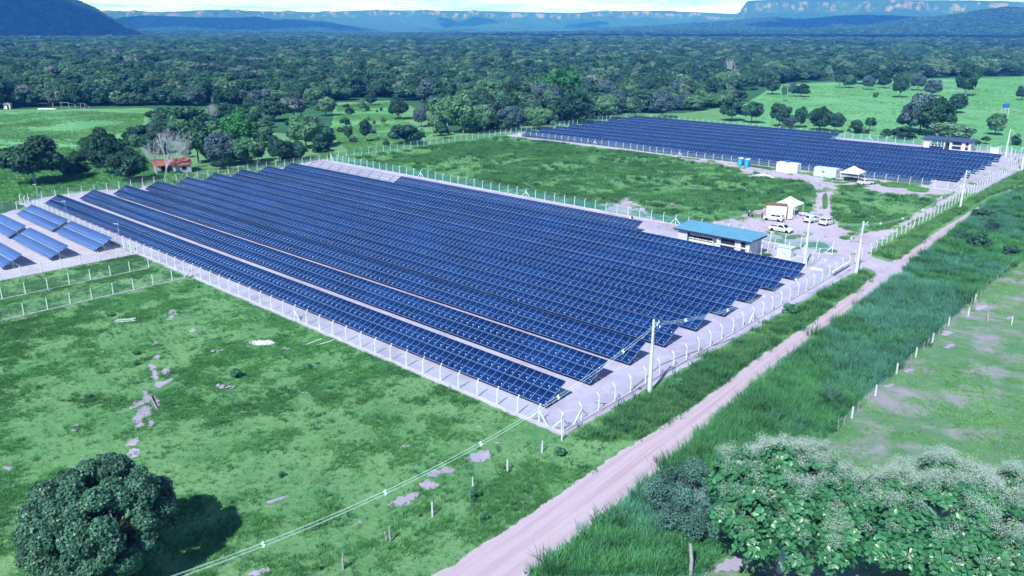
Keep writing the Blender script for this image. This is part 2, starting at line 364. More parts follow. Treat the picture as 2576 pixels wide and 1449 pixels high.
def road_sheet():
    """the road is a strip of cross rows so that its wheel tracks can follow it"""
    def dense(pts, n):
        p = np.array([G(*q) for q in pts]); s = np.concatenate([[0], np.cumsum(np.hypot(*np.diff(p, axis=0).T))])
        tt = np.linspace(0, s[-1], n); return np.stack([np.interp(tt, s, p[:, i]) for i in (0, 1)], 1), tt
    n = 520; a, sa = dense(RL, n); b, sb = dense(RR, n)
    c = np.roll
    for _ in range(30):
        a[1:-1] = 0.5*a[1:-1]+0.25*(a[:-2]+a[2:]); b[1:-1] = 0.5*b[1:-1]+0.25*(b[:-2]+b[2:])
    d = (b-a)/np.hypot(*(b-a).T)[:, None]
    ja = d*((fbm(a[:, 0]*.7, a[:, 1]*.7, 5, 4, 0.65)-0.5)*1.3)[:, None]; jb = d*((fbm(b[:, 0]*.7, b[:, 1]*.7, 6, 4, 0.65)-0.5)*1.5)[:, None]
    k = 9; V = []; ac = []; al = []
    for j in range(k):
        f = j/(k-1); p = a*(1-f)+b*f-(ja if j == 0 else 0)+(jb if j == k-1 else 0); V.append(np.column_stack([p, np.full(n, 0.036)])); ac.append(np.full(n, f)); al.append(sa)
    V = np.concatenate(V); i = np.arange(n-1); Fq = np.concatenate([np.stack([j*n+i, (j+1)*n+i, (j+1)*n+i+1, j*n+i+1], 1) for j in range(k-1)])
    tag(link('road', nmesh('road', V, Fq, [MATS['road']], attrs={'across': np.concatenate(ac), 'along': np.concatenate(al)})), kind='structure')
    return a-ja, b+jb
ROADA, ROADB = road_sheet()
sheet('drive', gpoly([(2120, 655), (2150, 640), (2178, 632), (2195, 648), (2250, 664), (2290, 655), (2345, 605), (2330, 660), (2180, 745), (2150, 752), (2205, 712), (2212, 692), (2190, 678), (2160, 668)]), 0.040, 'dirt', 0.35, 0.5, 17, rnd=1)
# the path worn across the meadow and other bare patches: (photo x, y, half width, half height)
def blob(name, x, y, rx, ry, z, m, seed, jit=0.45, ang=0.0):
    a = np.linspace(0, 2*math.pi, 40, endpoint=False); r = 0.75+0.5*(fbm(np.cos(a)*1.3+seed*3.1, np.sin(a)*1.3+seed, seed, 3)-0.2)
    px = rx*np.cos(a)*r; py = ry*np.sin(a)*r
    X = x+px*math.cos(ang)-py*math.sin(ang); Y = y+px*math.sin(ang)+py*math.cos(ang)
    return sheet(name, [G(q, s) for q, s in zip(X, Y)], z, m, jit, 0.12, seed, sc=2.4)
PATH = [(436, 785, 8, 10), (430, 800, 10, 4), (392, 862, 10, 5), (394, 898, 10, 7), (382, 925, 9, 14), (390, 942, 12, 16), (418, 936, 15, 12), (404, 968, 16, 10), (425, 960, 14, 4), (372, 1000, 14, 18), (350, 1015, 28, 9), (392, 1015, 10, 24), (366, 1036, 18, 16), (348, 1052, 18, 14), (378, 1062, 10, 10), (352, 1070, 16, 10), (335, 1113, 22, 7), (335, 1140, 15, 15)]
for i, p in enumerate(PATH): blob('path', *p, 0.030+0.0009*i, 'bare', 20+i, ang=-0.5)
PATCH = [(483, 832, 12, 4), (612, 1037, 14, 3), (1020, 1122, 13, 4), (1205, 1150, 38, 14), (1110, 1188, 36, 9), (1075, 1222, 28, 16), (1035, 1250, 20, 10), (1010, 1262, 34, 12), (912, 1312, 14, 5), (655, 1438, 30, 7), (700, 1256, 26, 4), (1205, 1074, 9, 3), (1850, 1420, 60, 14), (20, 1180, 16, 6), (2430, 755, 12, 5), (2466, 775, 18, 6), (2450, 758, 12, 5), (2380, 840, 16, 6), (2285, 933, 12, 4), (2236, 970, 12, 5), (2390, 870, 12, 4), (2540, 800, 12, 4), (1560, 505, 50, 8), (1710, 508, 40, 6)]
for i, p in enumerate(PATCH): blob('bare_soil', *p, 0.030+0.0007*i, 'bare', 60+i, ang=-0.25)
for i, p in enumerate([(2300, 487, 45, 6), (1745, 590, 30, 8), (1265, 795, 12, 4)]): blob('pale_soil', *p, 0.056+0.001*i, 'gravel', 95+i)
blob('spilled_sand', 659, 862, 34, 8, 0.05, 'sand', 103, 0.3)
# grass islands growing on the dirt
ISLAND = [(1770, 554, 25, 5), (2010, 470, 42, 8), (2265, 466, 60, 8), (2310, 478, 30, 7), (1945, 455, 30, 5), (2130, 600, 18, 4), (1920, 643, 20, 2.5), (2050, 615, 30, 3), (1985, 600, 18, 2), (2075, 508, 5, 22), (2050, 620, 40, 3), (2300, 690, 1, 1), (1990, 625, 26, 2.2), (2080, 633, 28, 3), (2145, 590, 12, 3)]
for i, p in enumerate(ISLAND): blob('grass_patch', *p, 0.058+0.0008*i, 'weedy', 120+i, 0.5, ang=0.1)

# ---------------------------------------------------------------- grass that stands up
GRASS = leaf_mat('grass_blades', [(0.0, (0.115, 0.345, 0.12)), (1.0, (0.115, 0.345, 0.12))], 0.7, 0.08, 0.35)
TALLG = leaf_mat('tall_blades', [(0.0, (0.125, 0.37, 0.26)), (1.0, (0.125, 0.37, 0.26))], 0.6, 0.15, 0.35)
WEED = leaf_mat('weed_blades', [(0.0, (0.19, 0.42, 0.165)), (1.0, (0.19, 0.42, 0.165))], 0.7, 0.08, 0.35)
rng = np.random.default_rng(7)
NOGRASS = []
def scatter(n, poly, hole=None, bias=None):
    poly = np.asarray(poly); lo = poly.min(0); hi = poly.max(0); out = []
    tot = 0
    for _ in range(60):
        p = rng.uniform(lo, hi, (n, 2)); k = inpoly(p[:, 0], p[:, 1], poly)
        if hole is not None: k &= ~hole(p)
        if bias is not None: k &= rng.random(n) < bias(p)
        p = p[k]; out.append(p); tot += len(p)
        if tot >= n: break
    return np.concatenate(out)[:n]
def blades(name, P, h, nb, width, spread, m, label, seed, hvar=0.5, lean=0.6, tintscale=0.09):
    """tufts of bent blades at the points P: one mesh"""
    r = np.random.default_rng(seed); n = len(P); N = n*nb
    hh = (h*(0.6+hvar*r.random(n)*1.3)*(0.55+0.9*fbm(P[:, 0]*.13, P[:, 1]*.13, seed, 3))).repeat(nb)*r.uniform(0.6, 1.1, N)
    a = r.uniform(0, 2*math.pi, N); off = r.random(N)**0.7*spread
    bx = P[:, 0].repeat(nb)+np.cos(a)*off; by = P[:, 1].repeat(nb)+np.sin(a)*off
    a2 = a+r.normal(0, 0.6, N); le = hh*lean*r.uniform(0.3, 1.2, N)
    dx = np.cos(a2); dy = np.sin(a2); wd = width*r.uniform(0.7, 1.3, N)
    z0 = 0.0
    A = np.stack([bx-dy*wd, by+dx*wd, np.full(N, z0)], 1); B = np.stack([bx+dy*wd, by-dx*wd, np.full(N, z0)], 1)
    M1 = np.stack([bx+dx*le*0.35-dy*wd*0.8, by+dy*le*0.35+dx*wd*0.8, hh*0.62], 1); M2 = np.stack([bx+dx*le*0.35+dy*wd*0.8, by+dy*le*0.35-dx*wd*0.8, hh*0.62], 1)
    T = np.stack([bx+dx*le, by+dy*le, hh], 1)
    V = np.stack([A, B, M2, M1, T], 1).reshape(-1, 3); i = np.arange(N)*5
    q = np.stack([i, i+1, i+2, i+3], 1); tr = np.stack([i+3, i+2, i+4], 1)
    ti = (0.75*fbm(P[:, 0]*tintscale, P[:, 1]*tintscale, seed+5, 4)+0.5*vn(P[:, 0]*1.1, P[:, 1]*1.1, seed)-0.12).repeat(nb)+r.normal(0, 0.1, N)
    o = link(name, nmesh(name, V, [q, tr], [m], attrs={'tint': np.clip(ti, 0, 1.2).repeat(5)}))
    return tag(o, label, None, None, 'stuff')
# places kept free of grass
_bare = [np.array([G(x+rx*math.cos(a)*0.72, y+ry*math.sin(a)*0.72) for a in np.linspace(0, 2*math.pi, 12, endpoint=False)]) for x, y, rx, ry in PATH+PATCH+[(659, 862, 34, 8)]]
def in_bare(p):
    r = np.zeros(len(p), bool)
    for b in _bare: r |= inpoly(p[:, 0], p[:, 1], b)
    return r
_road = np.concatenate([ROADA, ROADB[::-1]])
def off_lot(p):
    u, v = UVof(p[:, 0], p[:, 1]); return (v > 54.2) & (u < -43.6) | in_bare(p) | inpoly(p[:, 0], p[:, 1], _road) | ((v > 12) & (u < -140.4) & (u > -197))
LOT = gpoly([(-60, 560), (420, 640), (700, 770), (1000, 905), (1300, 1040), (1420, 1100), (1640, 990), (1900, 840), (2060, 745), (2200, 685), (2210, 700), (2060, 800), (1900, 905), (1750, 1020), (1540, 1150), (1300, 1320), (1090, 1449), (900, 1560), (-60, 1560)])
def clump(p): return np.clip(5.0*(0.40*fbm(p[:, 0]*.09, p[:, 1]*.09, 31, 4)+0.60*fbm(p[:, 0]*.40, p[:, 1]*.40, 32, 4)-0.45), 0.06, 1)
blades('meadow_grass', scatter(52000, LOT, off_lot, clump), 0.26, 9, 0.016, 0.22, GRASS, 'short green meadow grass around the solar yard', 11)
VERGE = gpoly([(1425, 1100), (1640, 985), (1900, 830), (2060, 735), (2150, 680), (2205, 700), (2060, 790), (1900, 895), (1750, 1010), (1600, 1110)])
def off_verge(p):
    u, v = UVof(p[:, 0], p[:, 1]); return (u < -43.2) | inpoly(p[:, 0], p[:, 1], _road)
def mid_verge(p):
    u, v = UVof(p[:, 0], p[:, 1]); return np.clip(1.6*fbm(p[:, 0]*.2, p[:, 1]*.2, 77, 3)-0.3, 0, 1)*np.clip((u+43.2)/1.5, 0, 1)*np.clip((-36.5-u)/2.5, 0.05, 1)
blades('verge_grass', scatter(7000, VERGE, off_verge, mid_verge), 0.5, 12, 0.02, 0.4, WEED, 'rough grass on the verge between fence and road', 12)
VERGE2 = gpoly([(2190, 640), (2300, 570), (2420, 495), (2545, 415), (2600, 395), (2640, 425), (2576, 462), (2480, 495), (2440, 520), (2330, 590), (2290, 640), (2250, 655)])
def off_v2(p):
    u, v = UVof(p[:, 0], p[:, 1]); return (u < -45.6) | inpoly(p[:, 0], p[:, 1], _road)
blades('verge_grass', scatter(9000, VERGE2, off_v2), 0.75, 9, 0.03, 0.5, WEED, 'rough grass on the far verge beside the drive', 13)
def off_mid(p):
    return inpoly(p[:, 0], p[:, 1], DIRT1) | inpoly(p[:, 0], p[:, 1], DIRT2)
def off_tall(p): return inpoly(p[:, 0], p[:, 1], _road)
def blueness(p): return fbm(p[:, 0]*.07, p[:, 1]*.07, 51, 4)
def lumps_(P, k, sd):                                # a few dense leafy lumps: the same tuft repeated round each point
    q = P.repeat(k, 0); return q+np.random.default_rng(sd).normal(0, 0.45, q.shape)
LUMPG = leaf_mat('lump_blades', [(0.0, (0.075, 0.25, 0.10)), (1.0, (0.075, 0.25, 0.10))], 0.6, 0.12, 0.35)
blades('verge_clumps', np.concatenate([lumps_(scatter(150, VERGE, off_verge, mid_verge), 7, 1), lumps_(scatter(130, VERGE2, off_v2), 7, 2)]), 0.8, 12, 0.03, 0.45, LUMPG, 'dense grass clumps on the verges', 25, lean=0.9, tintscale=0.4)
blades('tall_clumps', lumps_(scatter(210, TALL, off_tall), 12, 3), 1.2, 12, 0.03, 0.5, LUMPG, 'darker weed clumps rising from the tall grass', 26, lean=0.9, tintscale=0.4)
blades('lot_clumps', lumps_(scatter(190, rect(-203, -52, 141, 214), off_mid), 8, 4), 0.95, 9, 0.05, 0.5, LUMPG, 'darker weed clumps in the weedy lot', 27, lean=0.8, tintscale=0.4)
blades('meadow_clumps', lumps_(scatter(170, LOT, off_lot), 5, 5), 0.36, 10, 0.022, 0.22, LUMPG, 'small darker weeds in the meadow', 28, lean=0.9, tintscale=0.4)
blades('tall_grass', scatter(17000, TALL, off_tall, lambda p: np.clip(7*(blueness(p)-0.44), 0.04, 1)), 1.0, 14, 0.022, 0.45, TALLG, 'tall bluish grass patches between road and post line', 14, lean=0.8, tintscale=0.2)
def lumps_(P, k, sd):                                # a few dense leafy lumps: the same tuft repeated round each point
    q = P.repeat(k, 0); return q+np.random.default_rng(sd).normal(0, 0.45, q.shape)
LUMPG = leaf_mat('lump_blades', [(0.0, (0.075, 0.25, 0.10)), (1.0, (0.075, 0.25, 0.10))], 0.6, 0.12, 0.35)
blades('verge_clumps', np.concatenate([lumps_(scatter(150, VERGE, off_verge, mid_verge), 7, 1), lumps_(scatter(130, VERGE2, off_v2), 7, 2)]), 0.8, 12, 0.03, 0.45, LUMPG, 'dense grass clumps on the verges', 25, lean=0.9, tintscale=0.4)
blades('tall_clumps', lumps_(scatter(210, TALL, off_tall), 12, 3), 1.2, 12, 0.03, 0.5, LUMPG, 'darker weed clumps rising from the tall grass', 26, lean=0.9, tintscale=0.4)
blades('lot_clumps', lumps_(scatter(190, rect(-203, -52, 141, 214), off_mid), 8, 4), 0.95, 9, 0.05, 0.5, LUMPG, 'darker weed clumps in the weedy lot', 27, lean=0.8, tintscale=0.4)
blades('meadow_clumps', lumps_(scatter(170, LOT, off_lot), 5, 5), 0.36, 10, 0.022, 0.22, LUMPG, 'small darker weeds in the meadow', 28, lean=0.9, tintscale=0.4)
blades('tall_grass', scatter(17000, TALL, off_tall, lambda p: np.clip(7*(0.54-blueness(p)), 0.04, 1)), 0.9, 14, 0.022, 0.45, leaf_mat('green_blades', [(0.0, (0.11, 0.36, 0.14)), (1.0, (0.11, 0.36, 0.14))], 0.6, 0.12, 0.35), 'tall green grass patches between road and post line', 24, lean=0.8, tintscale=0.2)
blades('weeds', scatter(40000, rect(-205, -48, 139.4, 216), off_mid, lambda p: np.clip(4.5*(0.5*fbm(p[:, 0]*.07, p[:, 1]*.07, 61, 4)+0.5*fbm(p[:, 0]*.3, p[:, 1]*.3, 62, 3)-0.42), 0.05, 1)), 0.55, 7, 0.045, 0.5, leaf_mat('lot_blades', [(0.0, (0.11, 0.30, 0.11)), (1.0, (0.11, 0.30, 0.11))], 0.7, 0.08, 0.35), 'knee high weeds filling the lot between both yards', 15)
blades('pasture_grass', scatter(34000, WORN, in_bare, lambda p: np.clip(5*(0.6*fbm(p[:, 0]*.07, p[:, 1]*.07, 41, 4)+0.4*fbm(p[:, 0]*.4, p[:, 1]*.4, 42, 3)-0.47)+np.clip((p[:, 0]-52)*.02, -.3, .3), 0.02, 1)), 0.24, 9, 0.018, 0.28, WEED, 'thin grass on the worn pasture beyond the post line', 16)
for nm, poly, lab in (('pasture', gpoly([(1880, 272), (1950, 217), (2100, 208), (2400, 198), (2700, 191), (2700, 400), (2480, 356), (2300, 348), (2100, 330), (1930, 314)]), 'clumps of grass on the right pasture'), ('pasture', gpoly([(-60, 284), (120, 277), (365, 286), (360, 320), (180, 370), (-60, 372)]), 'clumps of grass on the left pasture'), ('pasture', gpoly([(850, 265), (1000, 255), (1010, 300), (1090, 335), (1000, 375), (880, 388), (835, 340)]), 'clumps of grass on the clearing')):
    blades('pasture_grass', scatter(9000, poly, None, lambda p: np.clip(2.2*fbm(p[:, 0]*.05, p[:, 1]*.05, 43, 4)-0.75, 0.02, 1)), 0.45, 6, 0.09, 0.7, WEED, lab, 18)
LEFTW = gpoly([(-60, 374), (180, 372), (330, 352), (400, 430), (500, 440), (780, 395), (835, 380), (840, 395), (480, 470), (180, 482), (40, 515), (-60, 530)])
blades('rough_grass', scatter(9000, LEFTW), 0.6, 7, 0.06, 0.6, GRASS, 'rough grass round the trees behind the near yard', 19)
isl = np.concatenate([scatter(int(60+rx*ry*3), [G(x+rx*math.cos(a)*0.85, y+ry*math.sin(a)*0.85) for a in np.linspace(0, 6.28, 12, endpoint=False)]) for x, y, rx, ry in ISLAND])
def dirtclump(p): return np.clip(9*(0.5*fbm(p[:, 0]*.14, p[:, 1]*.14, 71, 3)+0.5*fbm(p[:, 0]*.5, p[:, 1]*.5, 72, 3)-0.60), 0.004, 1)
isl = np.concatenate([isl, scatter(2600, DIRT1, None, dirtclump), scatter(2600, DIRT2, None, dirtclump)])
blades('grass_tufts', isl, 0.35, 8, 0.03, 0.4, WEED, 'grass tufts growing on the bare dirt yard', 17)
# ---------------------------------------------------------------- materials of built things
def module_mat(name, cell, cell2, line, poly=False):
    m = bpy.data.materials.new(name); m.use_nodes = True
    t = NT(m.node_tree); b = t.n['Principled BSDF']
    uv = t.add('ShaderNodeSeparateXYZ', {0: t.add('ShaderNodeUVMap').outputs[0]})
    u, v = uv.outputs[0], uv.outputs[1]
    def edge(s, w): return t.math('GREATER_THAN', t.math('ABSOLUTE', t.math('SUBTRACT', s, 0.5)), 0.5-w)
    fr = t.math('MAXIMUM', edge(u, 0.040 if poly else 0.028), edge(v, 0.022 if poly else 0.015))
    if not poly: fr = t.math('MAXIMUM', fr, t.math('LESS_THAN', t.math('ABSOLUTE', t.math('SUBTRACT', v, 0.5)), 0.007))
    cu = t.math('FRACT', t.math('MULTIPLY', u, 6.0)); cv_ = t.math('FRACT', t.math('MULTIPLY', v, 12.0 if poly else 24.0))
    gl = t.math('MAXIMUM', edge(cu, 0.06), t.math('MULTIPLY', edge(cv_, 0.05), 0.0 if not poly else 0.6))
    oi = t.add('ShaderNodeObjectInfo').outputs['Random']
    g = t.add('ShaderNodeNewGeometry').outputs['Position']
    dirt = t.noise(g, 0.09, 5.0, 0.6); d2 = t.noise(g, 0.9, 2.0)
    f = t.math('ADD', t.math('MULTIPLY', t.band(dirt, 0.40, 0.68), 0.8), t.math('MULTIPLY', oi, 0.2))
    c = t.mix(f, (*cell, 1), (*cell2, 1))
    c = t.mix(t.math('MULTIPLY', gl, 0.22), c, (*[min(1, q*0.55) for q in line], 1))
    c = t.mix(fr, c, (*line, 1)); t.l.new(c, b.inputs['Base Color'])
    t.l.new(t.math('ADD', t.math('MULTIPLY', fr, 0.3), t.math('ADD', 0.10, t.math('MULTIPLY', d2, 0.08))), b.inputs['Roughness'])
    b.inputs['Specular IOR Level'].default_value = 0.18
    MATS[name] = m; return m
MOD = module_mat('module', (0.002, 0.012, 0.095), (0.005, 0.034, 0.19), (0.20, 0.46, 0.90))
MODP = module_mat('module_poly', (0.016, 0.095, 0.42), (0.026, 0.13, 0.50), (0.70, 0.88, 1.0), True)
STEEL = mat('galvanised', (0.50, 0.60, 0.68), 0.45, 0.5, 0.3, var=0.2, scale=4)
BACK = mat('module_back', (0.10, 0.11, 0.15), 0.6)
CONC = mat('concrete', (0.70, 0.74, 0.80), 0.85, 0.15, var=0.22, scale=2.5, bump=0.2)
CONCW = mat('post_concrete', (0.74, 0.82, 0.84), 0.85, 0.15, var=0.22, scale=2.0)
KERB = mat('kerb', (0.58, 0.58, 0.68), 0.9, 0.1, var=0.3, scale=0.8)
WHITE = mat('white_paint', (0.80, 0.83, 0.86), 0.5, 0.4, var=0.07, scale=1.5)
PALE = mat('pale_paint', (0.60, 0.74, 0.80), 0.6, 0.3, var=0.12, scale=1.0)
PLASTER = mat('plaster', (0.70, 0.72, 0.80), 0.9, 0.15, var=0.12, scale=1.2)
BLOCK = mat('block_wall', (0.62, 0.66, 0.74), 0.9, 0.15, var=0.16, scale=3.0, bump=0.3, bscale=8)
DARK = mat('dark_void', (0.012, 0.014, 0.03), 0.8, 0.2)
GLASS = mat('dark_glass', (0.02, 0.03, 0.07), 0.1, 0.6)
BLUEROOF = mat('blue_roof', (0.13, 0.38, 0.58), 0.45, 0.4, var=0.16, scale=0.5)
NAVYROOF = mat('navy_roof', (0.07, 0.11, 0.26), 0.5, 0.4, var=0.2, scale=0.6)
FASCIA = mat('fascia', (0.03, 0.045, 0.10), 0.6)
TYRE = mat('tyre', (0.012, 0.012, 0.018), 0.8)
RIM = mat('rim', (0.45, 0.50, 0.56), 0.35, 0.5, 0.6)
CARW = mat('car_white', (0.80, 0.84, 0.88), 0.25, 0.5)
TRIM = mat('black_trim', (0.018, 0.02, 0.03), 0.5)
TENT = mat('tent_cloth', (0.80, 0.85, 0.87), 0.8, 0.15, var=0.08, scale=0.8)
WOOD = mat('grey_wood', (0.42, 0.43, 0.46), 0.9, 0.1, var=0.35, scale=3)
WOODO = mat('pale_wood', (0.55, 0.42, 0.33), 0.9, 0.1, var=0.25, scale=3)
RUST = mat('rust', (0.33, 0.17, 0.15), 0.85, 0.2, var=0.5, scale=1.2)
RUSTW = mat('rusty_white', (0.76, 0.76, 0.78), 0.6, 0.3, scale=0.7, color2=(0.62, 0.52, 0.52))
TOILET = mat('toilet_blue', (0.02, 0.36, 0.66), 0.45, 0.4, var=0.1)
TILE = mat('roof_tile', (0.46, 0.19, 0.13), 0.85, 0.15, scale=1.3, color2=(0.30, 0.11, 0.10), bump=0.8, bscale=6)  # red tile, colours darkened to carry the shade lying on the house roof
OLDW = mat('old_plaster', (0.50, 0.56, 0.68), 0.9, 0.1, scale=0.8, color2=(0.36, 0.40, 0.52))
WIREM = mat('wire', (0.62, 0.82, 0.85), 0.5, 0.4)
INSUL = mat('insulator', (0.68, 0.86, 0.88), 0.3, 0.5)
NET = net_mat('wire_mesh', (0.45, 0.66, 0.66), 0.13); NETG = net_mat('green_wire_mesh', (0.08, 0.36, 0.38), 0.34)
CELLB = mat('blue_tank', (0.03, 0.14, 0.55), 0.4)
RED = mat('red_paint', (0.35, 0.02, 0.05), 0.35, 0.5); NAVY = mat('navy_paint', (0.02, 0.03, 0.10), 0.4, 0.5)

# ---------------------------------------------------------------- solar panel rows
VLO, ZLO, VHI, ZHI = 0.0, 0.58, 3.42, 2.24
TILT = math.atan2(ZHI-ZLO, VHI-VLO); SLOPE = math.hypot(ZHI-ZLO, VHI-VLO); PITCHM = 1.074
def slab_arrays(x, s, wdt, lng):
    """vertices of one module: x from its left edge, s along the slope; in row coordinates"""
    c, sn = math.cos(TILT), math.sin(TILT); V = []
    for dz in (0.0, -0.045):
        for a, b in ((x, s), (x+wdt, s), (x+wdt, s+lng), (x, s+lng)):
            V.append((a, VLO+b*c-dz*sn, ZLO+b*sn+dz*c))
    return V
QF = np.array([(0, 1, 2, 3), (7, 6, 5, 4), (0, 4, 5, 1), (1, 5, 6, 2), (2, 6, 7, 3), (3, 7, 4, 0)])
QM = [0, 1, 1, 1, 1, 1]
QU = [(0, 0), (1, 0), (1, 1), (0, 1)]+[(0.5, 0.5)]*20
ALU = mat('aluminium', (0.45, 0.62, 0.90), 0.5, 0.3, 0.0)
def module_mesh(name, mods, m=None):
    V = []; 
    for q in mods: V += slab_arrays(*q)
    n = len(mods); Fq = np.concatenate([QF+8*i for i in range(n)])
    return nmesh(name, V, Fq, [m or MOD, BACK, ALU], midx=np.tile(QM, n), uv=np.tile(np.array(QU, float).reshape(-1), n))
def leg_mb(x, foot=True):
    g = MB(); c = 1.95; zt = ZLO+c*math.tan(TILT)-0.1
    g.box((x, c, zt/2), (0.12, 0.10, zt)); g.bar((x, c, 0.7), (x, 0.75, ZLO+0.75*math.tan(TILT)-0.12), 0.05, 0.05)
    if foot: g.box((x, c, 0.09), (0.5, 0.5, 0.22), mi=1)
    return g
_legme = {}
def solar_row(name, label, group, u0, u1, v, modules=True, each=0, part=None, bare=None, m=None, legs_all=True, short=False):
    """u0..u1 along the row; each = how many modules at the near end are parts of their own; part = (ua, ub) where modules are mounted"""
    x, y = W(u0, v); root = thing(name, label, 'solar panels', (x, y, 0), SA, group)
    L = u1-u0; n = int(round(L/PITCHM)); half = (SLOPE-0.04)/2
    cols = [i*L/n for i in range(n)]; wd = L/n-0.014
    if part: cols = [c for c in cols if part[0]-u0 <= c <= part[1]-u0]
    mods = [(c, s, wd, half-0.015) for c in cols for s in (0.0, half+0.05)]
    mods.sort(key=lambda q: -q[0])
    if each:
        base = module_mesh('solar_module', [(0, 0, wd, half-0.015)], m)
        base2 = base
        for q in mods[:each]:
            link('solar_module', base, root, (q[0], q[1]*math.cos(TILT), q[1]*math.sin(TILT)))
    rest = mods[each:]
    if rest:
        o = link('module_field' if each else 'panel_surface', module_mesh('module_field', rest, m), root)
        if each: o['kind'] = 'stuff'
    fr = MB(); xa, xb = 0.0, L+(bare or 0.0); thk = 0.16 if part else 0.09
    for s in (0.35, 1.45, 2.5, 3.55):
        z = ZLO+s*math.sin(TILT)-0.10; yv = s*math.cos(TILT); fr.bar((xa-0.05, yv, z), (xb+0.05, yv, z), thk, thk)
    k = max(2, int(round((xb-xa)/4.3))); xs = [xa+0.7+(xb-xa-1.4)*i/(k-1) for i in range(k)]
    for q in xs: fr.bar((q, 0.1, ZLO-0.14), (q, VHI-0.1, ZHI-0.14), thk, thk)
    if L > 20: fr.bar((xb-0.12, 0.05, ZLO-0.11), (xb-0.12, VHI, ZHI-0.11), 0.09, 0.12)
    fr.build('support_frame', STEEL if not part else mat('dull_steel', (0.26, 0.32, 0.44), 0.6, 0.3), root)
    if 'leg' not in _legme:
        _legme['leg'] = leg_mb(0, True).mesh('leg', [STEEL, CONC]); _legme['post'] = leg_mb(0, False).mesh('leg', [STEEL])
        f = MB(); f.box((0, 1.95, 0.05), (0.55, 0.55, 0.26), taper=0.8); _legme['foot'] = f.mesh('footing', CONC)
    for i, q in enumerate(xs):
        if i == len(xs)-1:
            lg = link('leg', _legme['post'], root, (q, 0, 0)); link('footing', _legme['foot'], lg)
        else: link('leg', _legme['leg'], root, (q, 0, 0))
    return root
ORD = ['first', 'second', 'third', 'fourth', 'fifth', 'sixth', 'seventh', 'eighth', 'ninth', 'tenth']
G1 = 'long panel rows of the near solar yard'
for i in range(9):
    solar_row('solar_panel_row', ('long dark blue panel row nearest the front fence of the near yard' if i == 0 else
              '%s long dark blue panel row of the near yard counted from its front fence' % ORD[i]), G1, -196.6, -48.55, 57.45+7.56*i, each=100)
solar_row('solar_panel_row', 'half empty panel row with bare frame end, left of the blue roofed shed', G1, -196.3, -84.4, 57.45+7.56*9-0.3, each=80, part=(-158.0, -84.4))
G2 = 'panel rows of the far solar yard'
FEND = [-58.6, -53.9, -53.8, -53.9, -54.2, -54.6, -54.6, -109.0, -110.0]
for i in range(9):
    v = 218.95+8.58*i
    lab = ('short panel row of the far yard beside the portable toilets and containers' if i == 0 else
           'rearmost short panel row of the far yard before the trees' if i == 8 else '%s panel row of the far solar yard counted from the container side' % ORD[i])
    solar_row('solar_panel_row', lab, G2, -198.4, FEND[i], v, bare=(4.6 if 1 <= i <= 6 else 1.5 if i > 6 else 0.0))
# the small older tables on the gravel at the left
def small_table(u0, u1, vlo, lab):
    solar_row('solar_table', lab, 'light blue panel tables on the gravel yard', u0, u1, vlo, each=100, m=MODP)
small_table(-189.0, -168.2, 49.6, 'light blue panel table at the back of the gravel yard near the lamp')
small_table(-166.4, -147.0, 49.6, 'light blue panel table beside the fence corner on the gravel yard')
small_table(-166.6, -146.9, 42.2, 'light blue panel table in the middle of the gravel yard')
small_table(-189.0, -168.7, 42.2, 'light blue panel table cut by the left edge behind the middle one')
small_table(-166.6, -146.7, 34.9, 'light blue panel table cut by the left edge in front of the middle one')

